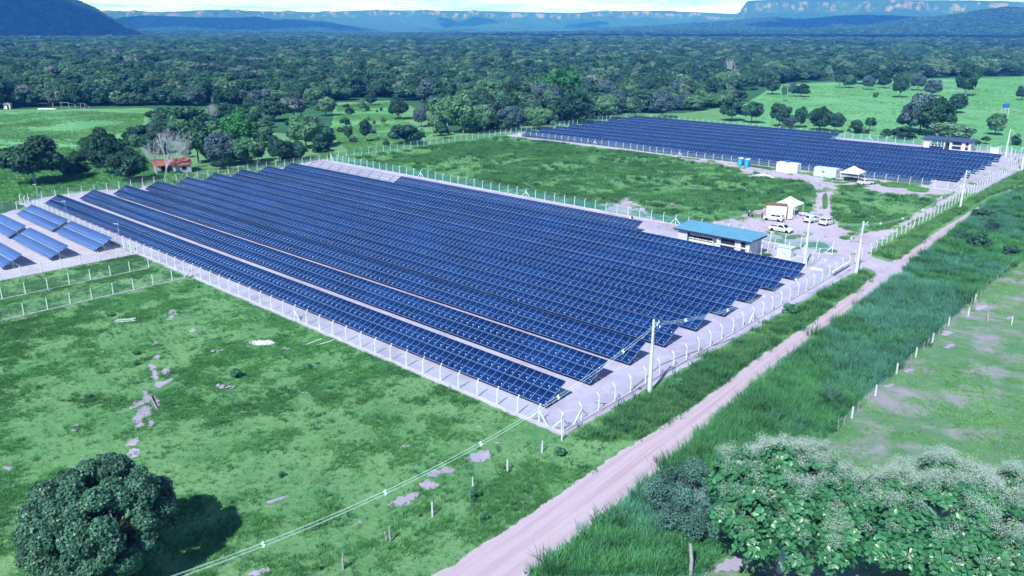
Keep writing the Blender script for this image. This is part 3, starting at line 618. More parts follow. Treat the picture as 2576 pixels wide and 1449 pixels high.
# ---------------------------------------------------------------- fences
def post_mesh(bent, h=1.80):
    g = MB()
    if bent:
        g.tube([(0, 0, 0), (0, 0, h)], 0.085, 4, r2=0.075); g.tube([(0, 0, h-0.02), (0.30, 0, h+0.38)], 0.078, 4, r2=0.06)
    else: g.tube([(0, 0, 0), (0, 0, h+0.15)], 0.085, 4, r2=0.07)
    return g.mesh('post', CONCW)
PB = post_mesh(True); PS = post_mesh(False); PT = post_mesh(False, 2.0)
BR = MB().bar((0, 0, 1.45), (1.3, 0, 0.05), 0.12, 0.12).mesh('brace', CONCW)
def fence(name, label, pts, arm, step=2.93, pm=None, net=NET, nh=1.75, kerb=True, braces=(), group='concrete post fences', loc=True, tail=()):
    """pts: list of (u,v) corners; arm: compass angle in site axes that bent arms lean to (None = straight posts)"""
    P = [np.array(W(*p)) for p in pts]; o = P[0]
    root = thing(name, label, 'fence', (o[0], o[1], 0), 0, group)
    me = pm or (PB if arm is not None else PS); net_v = []; net_f = []; kb = MB(); k = 0
    for a, b in zip(P[:-1], P[1:]):
        d = b-a; L = float(np.hypot(*d)); n = max(1, int(round(L/step))); ang = math.atan2(d[1], d[0])
        last = b is P[-1]
        for i in range(n+(1 if last else 0)):
            q = a+d*i/n-o; rz = SA+arm if arm is not None else ang
            jit = random.uniform(-0.03, 0.03)
            link('post', me, root, (q[0], q[1], 0), (random.uniform(-.025, .025), random.uniform(-.025, .025), rz+jit))
            if k in braces or (k == 0 and 'start' in braces) or (last and i == n and 'end' in braces):
                if not (last and i == n): link('brace', BR, root, (q[0], q[1], 0), (0, 0, ang))
                if k: link('brace', BR, root, (q[0], q[1], 0), (0, 0, ang+math.pi))
            k += 1
        a2 = a-o; b2 = b-o; i0 = len(net_v)
        net_v += [(a2[0], a2[1], 0.1), (b2[0], b2[1], 0.1), (b2[0], b2[1], nh), (a2[0], a2[1], nh)]; net_f.append((i0, i0+1, i0+2, i0+3))
        if kerb:
            nn = np.array([-d[1], d[0]])/L*0.0
            kb.bar((a2[0], a2[1], 0.10), (b2[0], b2[1], 0.10), 0.24, 0.22)
    if kerb: kb.build('kerb', KERB, root)
    if net is not None: link('wire_netting', nmesh('wire_netting', net_v, np.array(net_f), [net]), root)
    wr = MB()
    for a, b in zip(P[:-1], P[1:]):
        for s, z in ((0.08, nh+0.2), (0.2, nh+0.35)):
            off = (np.array([math.cos(SA+arm), math.sin(SA+arm)])*s if arm is not None else np.zeros(2))
            p = a-o+off; q = b-o+off; wr.tube([(p[0], p[1], z), (q[0], q[1], z)], 0.008, 3)
    wr.build('barbed_wire', STEEL, root)
    return root
HPI = math.pi/2
random.seed(3)
fence('wire_fence', 'bent post fence on white kerb along the front of the near solar yard', [(-44.2, 54.85), (-203.6, 54.85)], HPI, braces=('start', 1, 16, 34), net=NET)
fence('wire_fence', 'bent post fence of the near yard facing the dirt road', [(-44.2, 55.1), (-45.7, 138.1)], math.pi, braces=('start', 1, 14), net=NET)
fence('wire_fence', 'bent post fence at the back of the near yard beside the tiled house', [(-203.6, 56.5), (-203.6, 138.0)], 0.0, braces=(14,), net=NET, kerb=False)
fence('wire_fence', 'teal netted bent post fence between the near yard and the weedy lot', [(-202.5, 138.65), (-50.8, 138.1)], HPI, braces=('start', 14, 27, 41, 'end'), net=NETG)
fence('wire_fence', 'bent post fence along the trees behind the weedy lot', [(-206.2, 141), (-208.2, 302)], 0.0, braces=(14, 28), net=NETG, kerb=False)
fence('wire_fence', 'bent post fence along the near side of the far solar yard', [(-200.3, 219.6), (-150, 219.0), (-136, 216.7), (-47.6, 215.6)], HPI, step=2.98, braces=('start', 24, 12, 51), net=NET)
fence('wire_fence', 'bent post fence beside the drive and the weedy triangle', [(-45.5, 141.9), (-46.4, 168), (-47.2, 199), (-49.5, 274)], math.pi, step=2.9, braces=('start', 9), net=NET, kerb=False)
fence('wire_fence', 'bent post fence along the back of the far solar yard', [(-208, 302), (-150, 299), (-110, 296.2), (-48, 296)], HPI, braces=(37,), net=NETG, kerb=False)
GL = 'straight post fences left of the near yard'
fence('wire_fence', 'straight post fence along the front edge of the gravel yard', [(-140.6, 18), (-140.6, 54.0)], None, step=3.05, net=NET, group=GL)
fence('wire_fence', 'short straight post fence on the grass between the other two', [(-130.2, 18), (-130.4, 52.0)], None, step=3.08, net=NET, group=GL)
fence('wire_fence', 'straight post fence nearest the meadow, joining the front fence', [(-120.0, 12), (-120.6, 54.4)], None, step=3.08, net=NET, braces=('end',), group=GL)
fence('wire_fence', 'straight post fence between the gravel yard and the first panel row', [(-196, 56.0), (-142.5, 54.15)], None, step=3.4, net=NET, kerb=False, group=GL)
fence('wire_fence', 'straight post fence at the rear end of the gravel yard', [(-196.0, 20), (-196.2, 55.5)], None, step=3.4, net=NET, kerb=False, group=GL)
fence('wire_fence', 'small enclosure of posts round the electric cabinet of the near yard', [(-59.3, 128.0), (-59.3, 133.0), (-50.9, 132.4), (-50.6, 126.6), (-54, 126.6)], HPI, step=2.6, net=NET, braces=(3,))
fence('wire_fence', 'small enclosure of posts round the electric cabinet of the far yard', [(-66, 293.5), (-57, 293.0), (-54, 288), (-55.5, 284)], HPI, step=2.8, net=NET, kerb=False)
cb = MB(); cb.box((0, 0, 0.06), (2.0, 1.2, 0.12)); tag(cb.build('concrete_slab', CONC, None, (*W(-48.9, 127.0), 0.03), (0, 0, SA)), 'pale concrete slab on the ground near the end of the ninth row', 'slab')
for i, (a, b) in enumerate([((-45.2, 124.3), (-45.4, 131.5))]):
    p = MB(); p.tube([(*W(*a), 0.95), (*W(*b), 1.0)], 0.16, 8); tag(p.build('fallen_beam', CONCW), 'pale beam lying along the road side fence near the gate', 'beam')
# ---------------------------------------------------------------- buildings
def shed(u0, v0, label, far=False):
    """long mono pitch control shed: an open bay on the left, a closed switch room on the right; local x along u, y along v"""
    x, y = W(u0, v0); r = thing('control_shed', label, 'shed', (x, y, 0), SA, 'control sheds of the solar yards')
    Lx, D, H0, H1 = 14.0, 4.6, 3.35, 3.75           # length, depth, front and back height
    hz = lambda yy: H0+(H1-H0)*yy/D
    g = MB()                                        # walls
    def wall(x0, x1, y0, y1, z0=0.0): 
        P = [(a, b, z0) for a, b in ((x0, y0), (x1, y0), (x1, y1), (x0, y1))]+[(a, b, hz(b)-0.02) for a, b in ((x0, y0), (x1, y0), (x1, y1), (x0, y1))]
        g.add(P, [(3, 2, 1, 0), (4, 5, 6, 7), (0, 1, 5, 4), (1, 2, 6, 5), (2, 3, 7, 6), (3, 0, 4, 7)])
    wall(0, 1.9, 0, 0.16); wall(0, 0.16, 0.16, D)
    if not far: wall(0.16, 7.6, D-0.16, D)
    wall(8.0, Lx, 0, 0.16); wall(8.0, 8.16, 0.16, D-0.16); wall(Lx-0.16, Lx, 0.16, D-0.16); wall(8.0, Lx, D-0.16, D)
    g.build('wall', BLOCK if not far else PLASTER, r)
    pl = MB()
    for q in ((8.0, Lx) if not far else (1.9, 4.2, 6.3, 8.0, Lx)): pl.box((q, -0.04, hz(0)/2), (0.24, 0.1, hz(0)))
    pl.box((Lx+0.04, D/2, hz(D/2)/2), (0.1, 0.26, hz(D/2)-0.06)); pl.box((Lx-1.9, -0.03, hz(0)/2), (0.22, 0.08, hz(0))); pl.box((8.0+3, -0.03, 1.9), (5.8, 0.07, 0.2))
    pl.build('pillar', WHITE, r)
    rf = MB(); o = 0.55
    for k in range(16):                             # corrugated sheets side by side
        a = -0.7+k*(Lx+1.5)/16; b = -0.7+(k+1)*(Lx+1.5)/16
        dz = 0.012*(k % 2)
        rf.add([(a, -o, hz(-o)+0.08+dz), (b, -o, hz(-o)+0.08+dz), (b, D+o, hz(D+o)+0.08+dz), (a, D+o, hz(D+o)+0.08+dz), (a, -o, hz(-o)+0.03), (b, -o, hz(-o)+0.03), (b, D+o, hz(D+o)+0.03), (a, D+o, hz(D+o)+0.03)], [(0, 1, 2, 3), (7, 6, 5, 4), (0, 4, 5, 1), (1, 5, 6, 2), (2, 6, 7, 3), (3, 7, 4, 0)])
    roof = rf.build('roof', BLUEROOF if not far else NAVYROOF, r)
    fb = MB(); fb.box((Lx/2, -o+0.04, hz(0)-0.14), (Lx+1.4, 0.06, 0.26)); fb.box((Lx+0.74, D/2, hz(D/2)-0.13), (0.06, D+0.9, 0.3)); fb.build('fascia', FASCIA, roof)
    for k, (xc, wd, zc, hh) in enumerate([(10.0, 2.6, 2.55, 0.95), (12.95, 0.75, 2.55, 0.95), (9.95, 2.6, 1.2, 0.9), (12.95, 0.75, 1.2, 0.9)]):
        f = MB()
        for dx in (-1, 1): f.box((xc+dx*wd/2, -0.02, zc), (0.07, 0.09, hh+0.07))
        for dz in (-1, 1): f.box((xc, -0.02, zc+dz*hh/2), (wd-0.07, 0.09, 0.07))
        if k >= 2 and not far:
            for q in range(1, int(wd/0.32)): f.box((xc-wd/2+q*0.32, -0.03, zc), (0.025, 0.03, hh-0.1))
        wn = f.build('window', FASCIA, r); p = MB(); p.box((xc, 0.0-0.012, zc), (wd-0.08, 0.03, hh-0.08)); p.build('pane', GLASS, wn)
    # open bay: near-black panel standing in for its shade, parapet of blocks, pierced screen of blocks under the roof
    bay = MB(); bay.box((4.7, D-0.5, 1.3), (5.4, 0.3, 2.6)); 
    if not far: bay.build('shade_panel', DARK, r)
    par = MB()
    for c in range(3):
        n = 14
        for k in range(n): par.box((2.3+k*0.36+(0.18 if c % 2 else 0), 0.35, 0.55+c*0.42), (0.34, 0.36, 0.40))
    for k in range(12):
        par.box((2.3+k*0.42, 0.35+random.uniform(-.05, .05), 1.86), (random.uniform(0.2, 0.34), 0.3, random.uniform(0.1, 0.26)), rz=random.uniform(-.3, .3))
    if not far: par.build('block_parapet', WHITE, r, bevel=0.02)
    sc = MB(); sc.box((4.9, 0.3, 2.55), (5.2, 0.2, 0.18))
    if not far:
        for k in range(22):
            sc.bar((2.4+k*0.235, 0.3, 2.66), (2.4+k*0.235+random.choice((-.12, .12, .05)), 0.3, 2.98), 0.09, 0.1)
        sc.build('pierced_screen', WHITE, r)
    cbx = MB(); cbx.box((7.0, 1.2, 1.2), (0.9, 0.8, 2.4)); cbx.build('switch_cabinet', PALE if not far else FASCIA, r, bevel=0.02)
    if far:
        for k in range(4): 
            c = MB(); c.box((2.6+k*1.05, -0.8, 1.45), (0.85, 0.6, 0.8)); c.box((2.6+k*1.05, -1.11, 1.5), (0.5, 0.04, 0.4), mi=1); c.box((2.6+k*1.05, -0.8, 0.5), (0.8, 0.5, 1.05)); c.build('inverter', [NAVY, PALE], r)
    return r
shed(-74.0, 124.55, 'grey block control shed with bright blue roof behind the near panel rows')
shed(-80.6, 287.5, 'white control shed with navy roof at the back of the far solar yard', True)

def cabinet(u, v, label, rz=0.0):
    r = thing('electric_cabinet', label, 'cabinet', (*W(u, v), 0.02), SA+rz, 'electric cabinets')
    b = MB(); b.box((0, 0, 0.95), (2.5, 1.5, 1.9)); b.build('body', PALE, r, bevel=0.03)
    t_ = MB(); t_.box((0, 0, 1.97), (2.75, 1.75, 0.1)); t_.build('lid', PALE, r, bevel=0.02)
    for sx in (-0.6, 0.6):
        d = MB(); d.box((sx, -0.77, 0.95), (1.12, 0.04, 1.7)); dd = d.build('door', PALE, r)
        h = MB(); h.box((sx+0.42*(-1 if sx > 0 else 1), -0.82, 1.0), (0.05, 0.06, 0.22)); h.build('handle', TRIM, dd)
    s = MB(); s.add([(-0.62, -0.80, 0.75), (-0.32, -0.80, 0.75), (-0.47, -0.80, 1.0)], [(0, 1, 2)]); s.build('warning_sign', mat('sign_yellow', (0.75, 0.72, 0.12), 0.5), r)
    p = MB(); p.box((0, 0, 0.0), (3.0, 2.0, 0.16)); p.build('plinth', CONC, r)
cabinet(-55.9, 130.3, 'pale green electric cabinet beside the near control shed')
cabinet(-60.1, 290.2, 'pale electric cabinet beside the far control shed')

def old_house():
    A_ = np.array(G(438.5, 437.4)); B_ = np.array(G(482.7, 434)); C_ = np.array(G(384, 431))
    ax = (B_-A_)/np.hypot(*(B_-A_)); ang = math.atan2(ax[1], ax[0]); ay = np.array([-ax[1], ax[0]])
    Lw = float(np.hypot(*(B_-A_))); Dw = float(abs((C_-A_) @ ay)); Dw = min(max(Dw, 4.5), 9)
    X0 = -min(4.5, max(2.5, float(-(C_-A_) @ ax)))
    r = thing('tiled_house', 'small old plastered house with red tiled roof among the trees', 'house', (*A_, 0), ang)
    g = MB(); Hh = 2.5; xr = Lw; hr = 1.25
    g.box((xr/2, 0.1, Hh/2), (xr, 0.2, Hh)); g.box((0.1, Dw/2, Hh/2), (0.2, Dw-0.4, Hh)); g.box((xr-0.1, Dw/2, Hh/2), (0.2, Dw-0.4, Hh)); g.box(((xr+X0)/2, Dw-0.1, Hh/2), (xr-X0, 0.2, Hh))
    g.prism([(0, 0), (0, 0), (0, 0)], 0, 0)
    for q in (0.1, xr-0.1): g.add([(q-0.1, 0.2, Hh), (q-0.1, Dw-0.2, Hh), (q-0.1, Dw/2, Hh+hr-0.12), (q+0.1, 0.2, Hh), (q+0.1, Dw-0.2, Hh), (q+0.1, Dw/2, Hh+hr-0.12)], [(0, 2, 1), (3, 4, 5), (0, 3, 5, 2), (1, 2, 5, 4)])
    g.box((X0+0.12, 0.15, 1.1), (0.25, 0.25, 2.2)); g.box((X0+0.1, Dw/2, 1.0), (0.2, 1.6, 2.0))
    g.build('wall', OLDW, r)
    def slope(y0, z0, y1, z1, nm, x0, x1):
        s = MB(); n = 22
        for k in range(n):
            a = x0+(x1-x0)*k/n; b = x0+(x1-x0)*(k+1)/n; m_ = (a+b)/2; sag = -0.10*math.sin(math.pi*k/n)+random.uniform(-.015, .015)
            P = []
            for (yy, zz) in ((y0, z0), (y1, z1)):
                for (xx, dz) in ((a, 0), (m_, 0.09), (b, 0)): P.append((xx, yy, zz+dz+sag))
            P2 = [(p[0], p[1], p[2]-0.07) for p in P]
            s.add(P+P2, [(0, 1, 4, 3), (1, 2, 5, 4), (6, 9, 10, 7), (7, 10, 11, 8), (0, 6, 7, 1), (1, 7, 8, 2), (3, 4, 10, 9), (4, 5, 11, 10), (0, 3, 9, 6), (2, 8, 11, 5)])
        return s.build(nm, TILE, r)
    slope(-0.5, Hh-0.05, Dw/2, Hh+hr, 'roof', -0.4, xr+0.4); slope(Dw+0.5, Hh-0.05, Dw/2, Hh+hr, 'roof', X0-0.4, xr+0.4)
    slope(0.9, Hh-0.15, Dw/2, Hh+hr-0.1, 'porch_roof', X0-0.4, -0.42)
    f = MB()
    for dx in (-0.65, 0.65): f.box((xr*0.6+dx, -0.02, 1.35), (0.08, 0.1, 1.1))
    for dz in (0.84, 1.86): f.box((xr*0.6, -0.02, dz), (1.22, 0.1, 0.08))
    wn = f.build('window', WOOD, r); p = MB(); p.box((xr*0.6, -0.005, 1.35), (1.2, 0.03, 0.96)); p.build('shutter', DARK, wn)
    d = MB(); d.box((X0*0.45, Dw-0.25, 1.0), (0.9, 0.06, 2.0)); d.build('door', DARK, r)
old_house()
hut = thing('field_hut', 'tiny white hut at the forest edge far left', 'hut', (*G(21, 274), 0), 0.2)
g = MB(); g.box((0, 0, 1.2), (3, 2.4, 2.4)); g.build('wall', WHITE, hut); g = MB(); g.prism([(-1.8, 2.42), (1.8, 2.42), (0, 3.2)], -1.5, 1.5); g.build('roof', WHITE, hut); g = MB(); g.box((0.5, -1.22, 1.0), (0.8, 0.05, 1.9)); g.build('door', DARK, hut)

def container(name, label, u, v, rz, body, H=2.5, L=6.0, extra=None):
    """u,v: near left corner; corrugated steel box"""
    r = thing(name, label, 'container', (*W(u, v), 0.05), SA+rz, 'site containers')
    D = 2.4; g = MB(); n = 24
    prof = [(0.06+(L-0.12)*k/n, 0.05*((k//2) % 2)) for k in range(n+1)]
    V = []; F = []
    ring = [(a, b+0.03) for a, b in prof]+[(L-0.03, D/2)]+[(a, D-0.03-b) for a, b in prof[::-1]]+[(0.03, D/2)]
    k = len(ring); g.add([(a, b, 0.12) for a, b in ring]+[(a, b, H-0.04) for a, b in ring], [tuple(range(k-1, -1, -1)), tuple(range(k, 2*k))]+[(i, (i+1) % k, (i+1) % k+k, i+k) for i in range(k)])
    bd = g.build('body', body, r)
    f = MB()
    for a in (0.06, L-0.06):
        for b in (0.06, D-0.06): f.box((a, b, H/2), (0.13, 0.13, H))
    for z in (0.08, H-0.07):
        for b in (0.06, D-0.06): f.box((L/2, b, z), (L-0.26, 0.11, 0.14))
        for a in (0.06, L-0.06): f.box((a, D/2, z), (0.11, D-0.26, 0.14))
    f.build('frame', extra or body, r)
    rr = MB(); rr.box((L/2, D/2, H+0.015), (L-0.1, D-0.1, 0.03)); rr.build('roof', extra or body, r)
    return r
# rusty container with its door swung open
rc = container('shipping_container', 'rusty white shipping container with open door beside a white tent', -72.2, 155.9, 0.43, RUSTW, 2.95, 4.3, RUST)
d = MB(); d.box((0, 0, 1.4), (0.08, 1.15, 2.6)); [d.box((0.05, q, 1.4), (0.04, 0.05, 2.5)) for q in (-.3, .3)]; d.build('open_door', WHITE, rc, (4.95, 0.15, 0.1), (0, 0, -1.0))
d = MB(); d.box((4.29, 1.2, 1.4), (0.04, 2.1, 2.5)); d.build('rust_end', RUST, rc)
wc = container('site_container', 'bright white site container with small blue water tank on its roof', -96.6, 212.6, 0.0, WHITE, 2.55)
d = MB(); d.box((6.02, 1.2, 1.2), (0.05, 0.9, 2.0)); d.build('door', PALE, wc); d = MB(); d.box((6.02, 0.5, 1.9), (0.06, 0.5, 0.5)); d.build('air_conditioner', PALE, wc)
tk = thing('water_tank', 'small blue water tank on the white container roof', 'tank', (*W(-94.0, 213.8), 2.63), SA); g = MB(); g.lathe([(0.5, 0), (0.6, 0.3), (0.6, 0.4), (0.66, 0.42), (0.62, 0.5), (0.1, 0.6)], n=20); g.build('body', CELLB, tk)
bc = container('site_container', 'pale blue grey site container between the white one and the far tent', -85.6, 211.9, 0.0, PALE, 2.5)
d = MB(); d.box((6.02, 1.5, 1.2), (0.05, 0.9, 2.0)); d.build('door', PALE, bc); d = MB(); d.box((2.6, -0.25, 2.05), (0.7, 0.5, 0.5)); d.build('air_conditioner', WHITE, bc, bevel=0.03); d = MB(); d.box((6.03, 0.6, 1.8), (0.05, 0.8, 0.18)); d.build('vent', TRIM, bc)
def toilet(u, v, label):
    r = thing('portable_toilet', label, 'portable toilet', (*W(u, v), 0.05), SA, 'portable toilets')
    g = MB(); g.box((0, 0, 1.1), (1.15, 1.15, 2.1)); g.build('cabin', TOILET, r, bevel=0.04)
    g = MB(); g.box((0, -0.585, 1.05), (0.75, 0.04, 1.85)); dd = g.build('door', mat('toilet_door', (0.03, 0.46, 0.70), 0.5), r); g = MB(); g.box((0.28, -0.62, 1.05), (0.06, 0.05, 0.18)); g.build('handle', WHITE, dd)
    g = MB(); V = []; n = 9
    prof = [(0.63*math.cos(math.pi*k/(n-1)), 2.15+0.24*math.sin(math.pi*k/(n-1))) for k in range(n)]; g.prism(prof, -0.63, 0.63); g.build('roof', WHITE, r)
    g = MB(); g.box((0, 0, 0.05), (1.22, 1.22, 0.12)); g.build('base', TRIM, r)
    for sx in (-1, 1): g = MB(); g.box((sx*0.59, 0, 1.8), (0.03, 0.7, 0.16)); g.build('vent', WHITE, r)
toilet(-108.2, 214.2, 'bright blue portable toilet, the left one of the pair by the far fence'); toilet(-105.9, 213.7, 'bright blue portable toilet, the right one of the pair by the far fence')
def tent(u, v, label, s=4.6):
    r = thing('canopy_tent', label, 'tent', (*W(u, v), 0.03), SA, 'white canopy tents')
    h = s/2; g = MB(); n = 6; V = []; F = []
    for k in range(4):                              # four cloth triangles, hanging a little between ridge and eaves
        a = math.pi/4+k*math.pi/2; A_ = Vector((h*math.sqrt(2)*math.cos(a), h*math.sqrt(2)*math.sin(a), 2.4)); b = a+math.pi/2; B_ = Vector((h*math.sqrt(2)*math.cos(b), h*math.sqrt(2)*math.sin(b), 2.4)); T = Vector((0, 0, 3.9))
        rows = []
        for i in range(n+1):
            f = i/n; p = A_.lerp(T, f); q = B_.lerp(T, f); sg = -0.22*math.sin(math.pi*f); row = []
            for j in range(5):
                e = j/4; x_ = p.lerp(q, e); x_.z += sg*(0.35+0.65*math.sin(math.pi*e)); row.append(x_)
            rows.append(row)
        i0 = 0; VV = [p for row in rows for p in row]; FF = [(i*5+j, i*5+j+1, (i+1)*5+j+1, (i+1)*5+j) for i in range(n) for j in range(4)]
        g.add(VV, FF)
        g.add([A_, B_, B_-Vector((0, 0, .28)), A_-Vector((0, 0, .28))], [(0, 1, 2, 3)])
    g.build('canopy', TENT, r)
    for a in (-1, 1):
        for b in (-1, 1): l = MB(); l.tube([(a*(h-.06), b*(h-.06), 0), (a*(h-.06), b*(h-.06), 2.4)], 0.05, 6); l.build('leg', WHITE, r)
tent(-70.4, 163.4, 'white canopy tent behind the rusty container', 4.4); tent(-75.4, 212.4, 'white canopy tent over tables beside the pale blue container', 4.7)
def table(u, v, rz, label, top=WHITE):
    r = thing('folding_table', label, 'table', (*W(u, v), 0.04), SA+rz, 'tables near the tents')
    g = MB(); g.box((0, 0, 0.74), (1.8, 0.8, 0.05)); g.build('tabletop', top, r)
    for a in (-1, 1):
        for b in (-1, 1): g = MB(); g.bar((a*0.75, b*0.3, 0.72), (a*0.8, b*0.35, 0.0), 0.05); g.build('leg', top, r)
table(-76.2, 211.6, 0.1, 'dark table under the front of the far tent', FASCIA); table(-74.0, 212.0, 0.2, 'dark table under the right side of the far tent', FASCIA); table(-77.4, 209.2, 0.1, 'white table in front of the far tent', WHITE); table(-67.2, 163.2, 0.5, 'white table at the right side of the tent behind the rusty container', WHITE)

# ---------------------------------------------------------------- vehicles
def wheel(parent, x, y, r=0.32, w=0.2):
    M = Euler((math.pi/2, 0, 0)).to_matrix(); wl = link('wheel', None, parent, (x, y, r))
    g = MB(); g.lathe([(r*0.55, -w/2), (r*0.93, -w/2), (r, -w/4), (r, w/4), (r*0.93, w/2), (r*0.55, w/2)], n=20, M=M); g.build('tyre', TYRE, wl, smooth=True)
    g = MB(); g.lathe([(r*0.60, -w*0.45), (r*0.6, w*0.45)], n=16, M=M); g.build('rim', RIM, wl)
def car(label, u, v, rz, kind='hatch', paint=None):
    """local +x is the front; body from side profile, cabin narrower towards the roof"""
    paint = paint or CARW; r = thing('parked_car' if kind != 'pickup' else 'pickup_truck', label, 'car' if kind != 'pickup' else 'pickup', (*W(u, v), 0.04), SA+rz, 'white vehicles on the dirt yard')
    Lf, Lb, w = (2.0, -1.95, 1.64) if kind != 'pickup' else (2.2, -2.25, 1.66)
    if kind == 'sedan': Lf, Lb = 2.1, -2.15
    low = [(Lb, 0.42), (Lb+0.03, 0.28), (Lf-0.1, 0.24), (Lf, 0.40), (Lf, 0.62), (Lf-0.12, 0.74), (Lf-1.05, 0.93), (Lb+0.1, 0.98 if kind != 'pickup' else 0.90), (Lb, 0.85)]
    g = MB(); g.prism(low, -w/2, w/2); g.build('body', paint, r, bevel=0.06, smooth=False)
    roofz = 1.46 if kind != 'pickup' else 1.50
    if kind == 'hatch': c = [(Lb+0.12, 0.95), (Lf-0.95, 0.90), (Lf-1.75, roofz-0.04), (Lb+0.75, roofz)]
    elif kind == 'wagon': c = [(Lb+0.08, 0.95), (Lf-0.95, 0.90), (Lf-1.65, roofz), (Lb+0.35, roofz-0.02)]
    elif kind == 'sedan': c = [(Lb+0.75, 0.95), (Lf-1.0, 0.90), (Lf-1.8, roofz-0.03), (Lb+1.45, roofz)]
    else: c = [(-0.55, 0.90), (Lf-0.95, 0.90), (Lf-1.65, roofz), (-0.40, roofz)]
    wt, wb = w*0.80/2, w*0.96/2
    V = [(c[0][0], -wb, c[0][1]), (c[1][0], -wb, c[1][1]), (c[2][0], -wt, c[2][1]), (c[3][0], -wt, c[3][1]), (c[0][0], wb, c[0][1]), (c[1][0], wb, c[1][1]), (c[2][0], wt, c[2][1]), (c[3][0], wt, c[3][1])]
    g = MB(); g.add(V, [(0, 1, 2, 3), (7, 6, 5, 4), (3, 2, 6, 7), (1, 5, 6, 2), (0, 3, 7, 4), (4, 5, 1, 0)]); g.build('cabin', paint, r, bevel=0.04)
    def quadw(a, b, cc, d, i0, i1, j0, j1, nm, off=0.015):
        a, b, cc, d = map(Vector, (a, b, cc, d)); P = lambda s, q: a.lerp(b, s).lerp(d.lerp(cc, s), q)
        q4 = [P(i0, j0), P(i1, j0), P(i1, j1), P(i0, j1)]; n = (q4[1]-q4[0]).cross(q4[3]-q4[0]).normalized(); ctr = Vector((0, 0, 1.0))
        if n.dot(q4[0]-ctr) < 0: n = -n
        m = MB(); m.add([p+n*off for p in q4]+[p-n*0.02 for p in q4], [(0, 1, 2, 3), (7, 6, 5, 4), (0, 4, 5, 1), (1, 5, 6, 2), (2, 6, 7, 3), (3, 7, 4, 0)]); m.build(nm, GLASS, r)
    quadw(V[1], V[5], V[6], V[2], .06, .94, .08, .92, 'windscreen')
    quadw(V[0], V[4], V[7], V[3], .08, .92, .15, .88, 'rear_window')
    for s in (0, 4):
        A_, B_, C_, D_ = V[s], V[s+1], V[s+2], V[s+3]
        if kind == 'pickup': quadw(A_, B_, C_, D_, .12, .86, .14, .88, 'side_window')
        else: quadw(A_, B_, C_, D_, .10, .46, .14, .88, 'side_window'); quadw(A_, B_, C_, D_, .50, .88, .14, .88, 'side_window')
    for x in (Lf-0.72, Lb+0.78):
        for y in (-w/2+0.06, w/2-0.06): wheel(r, x, y, 0.30 if kind != 'pickup' else 0.33)
    for y in (-0.58, 0.58):
        m = MB(); m.box((Lf-0.03, y, 0.62), (0.12, 0.34, 0.16)); m.build('headlight', mat('lamp_glass', (0.6, 0.68, 0.72), 0.15, 0.6), r, bevel=0.02)
        m = MB(); m.box((Lb+0.0, y*1.15, 0.80), (0.08, 0.18, 0.26)); m.build('tail_light', mat('tail_red', (0.30, 0.02, 0.03), 0.3), r)
        m = MB(); m.box((0.75 if kind != 'pickup' else 0.9, y/abs(y)*(w/2+0.07), 0.98), (0.12, 0.18, 0.13)); m.build('mirror', TRIM, r)
    for x in (Lf, Lb): m = MB(); m.box((x, 0, 0.36), (0.12, w-0.12, 0.20)); m.build('bumper', TRIM, r, bevel=0.03)
    if kind == 'pickup':
        m = MB(); m.box((-1.4, 0, 0.905), (1.55, w-0.2, 0.05)); m.build('bed_cover', NAVY, r)
        for y in (-1, 1): m = MB(); m.box((-1.4, y*(w/2-0.05), 0.95), (1.65, 0.1, 0.12)); m.build('bed_rail', paint, r)
    for x in (-0.2,): 
        for y in (-1, 1): m = MB(); m.box((0.05, y*(w/2+0.005), 0.55), (1.9, 0.03, 0.07)); m.build('side_trim', TRIM, r)
    return r
car('white wagon parked against the rusty container', -70.0, 155.4, 3.30, 'wagon')
car('white pickup with dark covered bed parked nearest the blue roofed shed', -64.7, 147.4, 0.02, 'pickup')
car('white hatchback seen from behind, the left one of the two beside the tracks', -63.6, 159.6, 1.35, 'hatch')
car('white hatchback seen from behind, parked at the start of the wheel tracks', -60.5, 159.4, 1.42, 'hatch')
car('white sedan parked in front of the far tent', -70.9, 209.0, 1.15, 'sedan')
def moto(label, u, v, rz, paint):
    r = thing('motorcycle', label, 'motorcycle', (*W(u, v), 0.04), SA+rz, 'motorcycles on the dirt yard')
    for x in (-0.62, 0.62): wheel(r, x, 0, 0.30, 0.10)
    g = MB(); g.tube([(0.62, 0, 0.3), (0.40, 0, 0.95)], 0.03); g.tube([(-0.62, 0, 0.3), (-0.1, 0, 0.45), (0.40, 0, 0.85)], 0.03); g.tube([(-0.6, 0, 0.75), (0.3, 0, 0.7)], 0.03); g.build('frame', TRIM, r)
    g = MB(); g.lathe([(0.02, -0.3), (0.13, -0.2), (0.16, 0.05), (0.12, 0.25), (0.02, 0.3)], (0.18, 0, 0.80), 12, M=Euler((0, math.pi/2, 0)).to_matrix()); g.build('tank', paint, r, smooth=True)
    g = MB(); g.box((-0.35, 0, 0.80), (0.75, 0.24, 0.10)); g.build('seat', TRIM, r, bevel=0.03)
    g = MB(); g.box((0.0, 0, 0.42), (0.42, 0.26, 0.32)); g.build('engine', RIM, r, bevel=0.03)
    g = MB(); g.tube([(0.34, -0.36, 1.05), (0.42, -0.2, 1.02), (0.42, 0.2, 1.02), (0.34, 0.36, 1.05)], 0.02); g.build('handlebar', TRIM, r)
    g = MB(); g.lathe([(0.02, -0.05), (0.10, -0.02), (0.10, 0.05)], (0.52, 0, 0.92), 12, M=Euler((0, math.pi/2, 0)).to_matrix()); g.build('headlight', RIM, r)
    for x in (-0.66, 0.66): g = MB(); g.box((x, 0, 0.64), (0.42, 0.13, 0.03), ry=0.15 if x > 0 else -0.15); g.build('mudguard', paint, r)
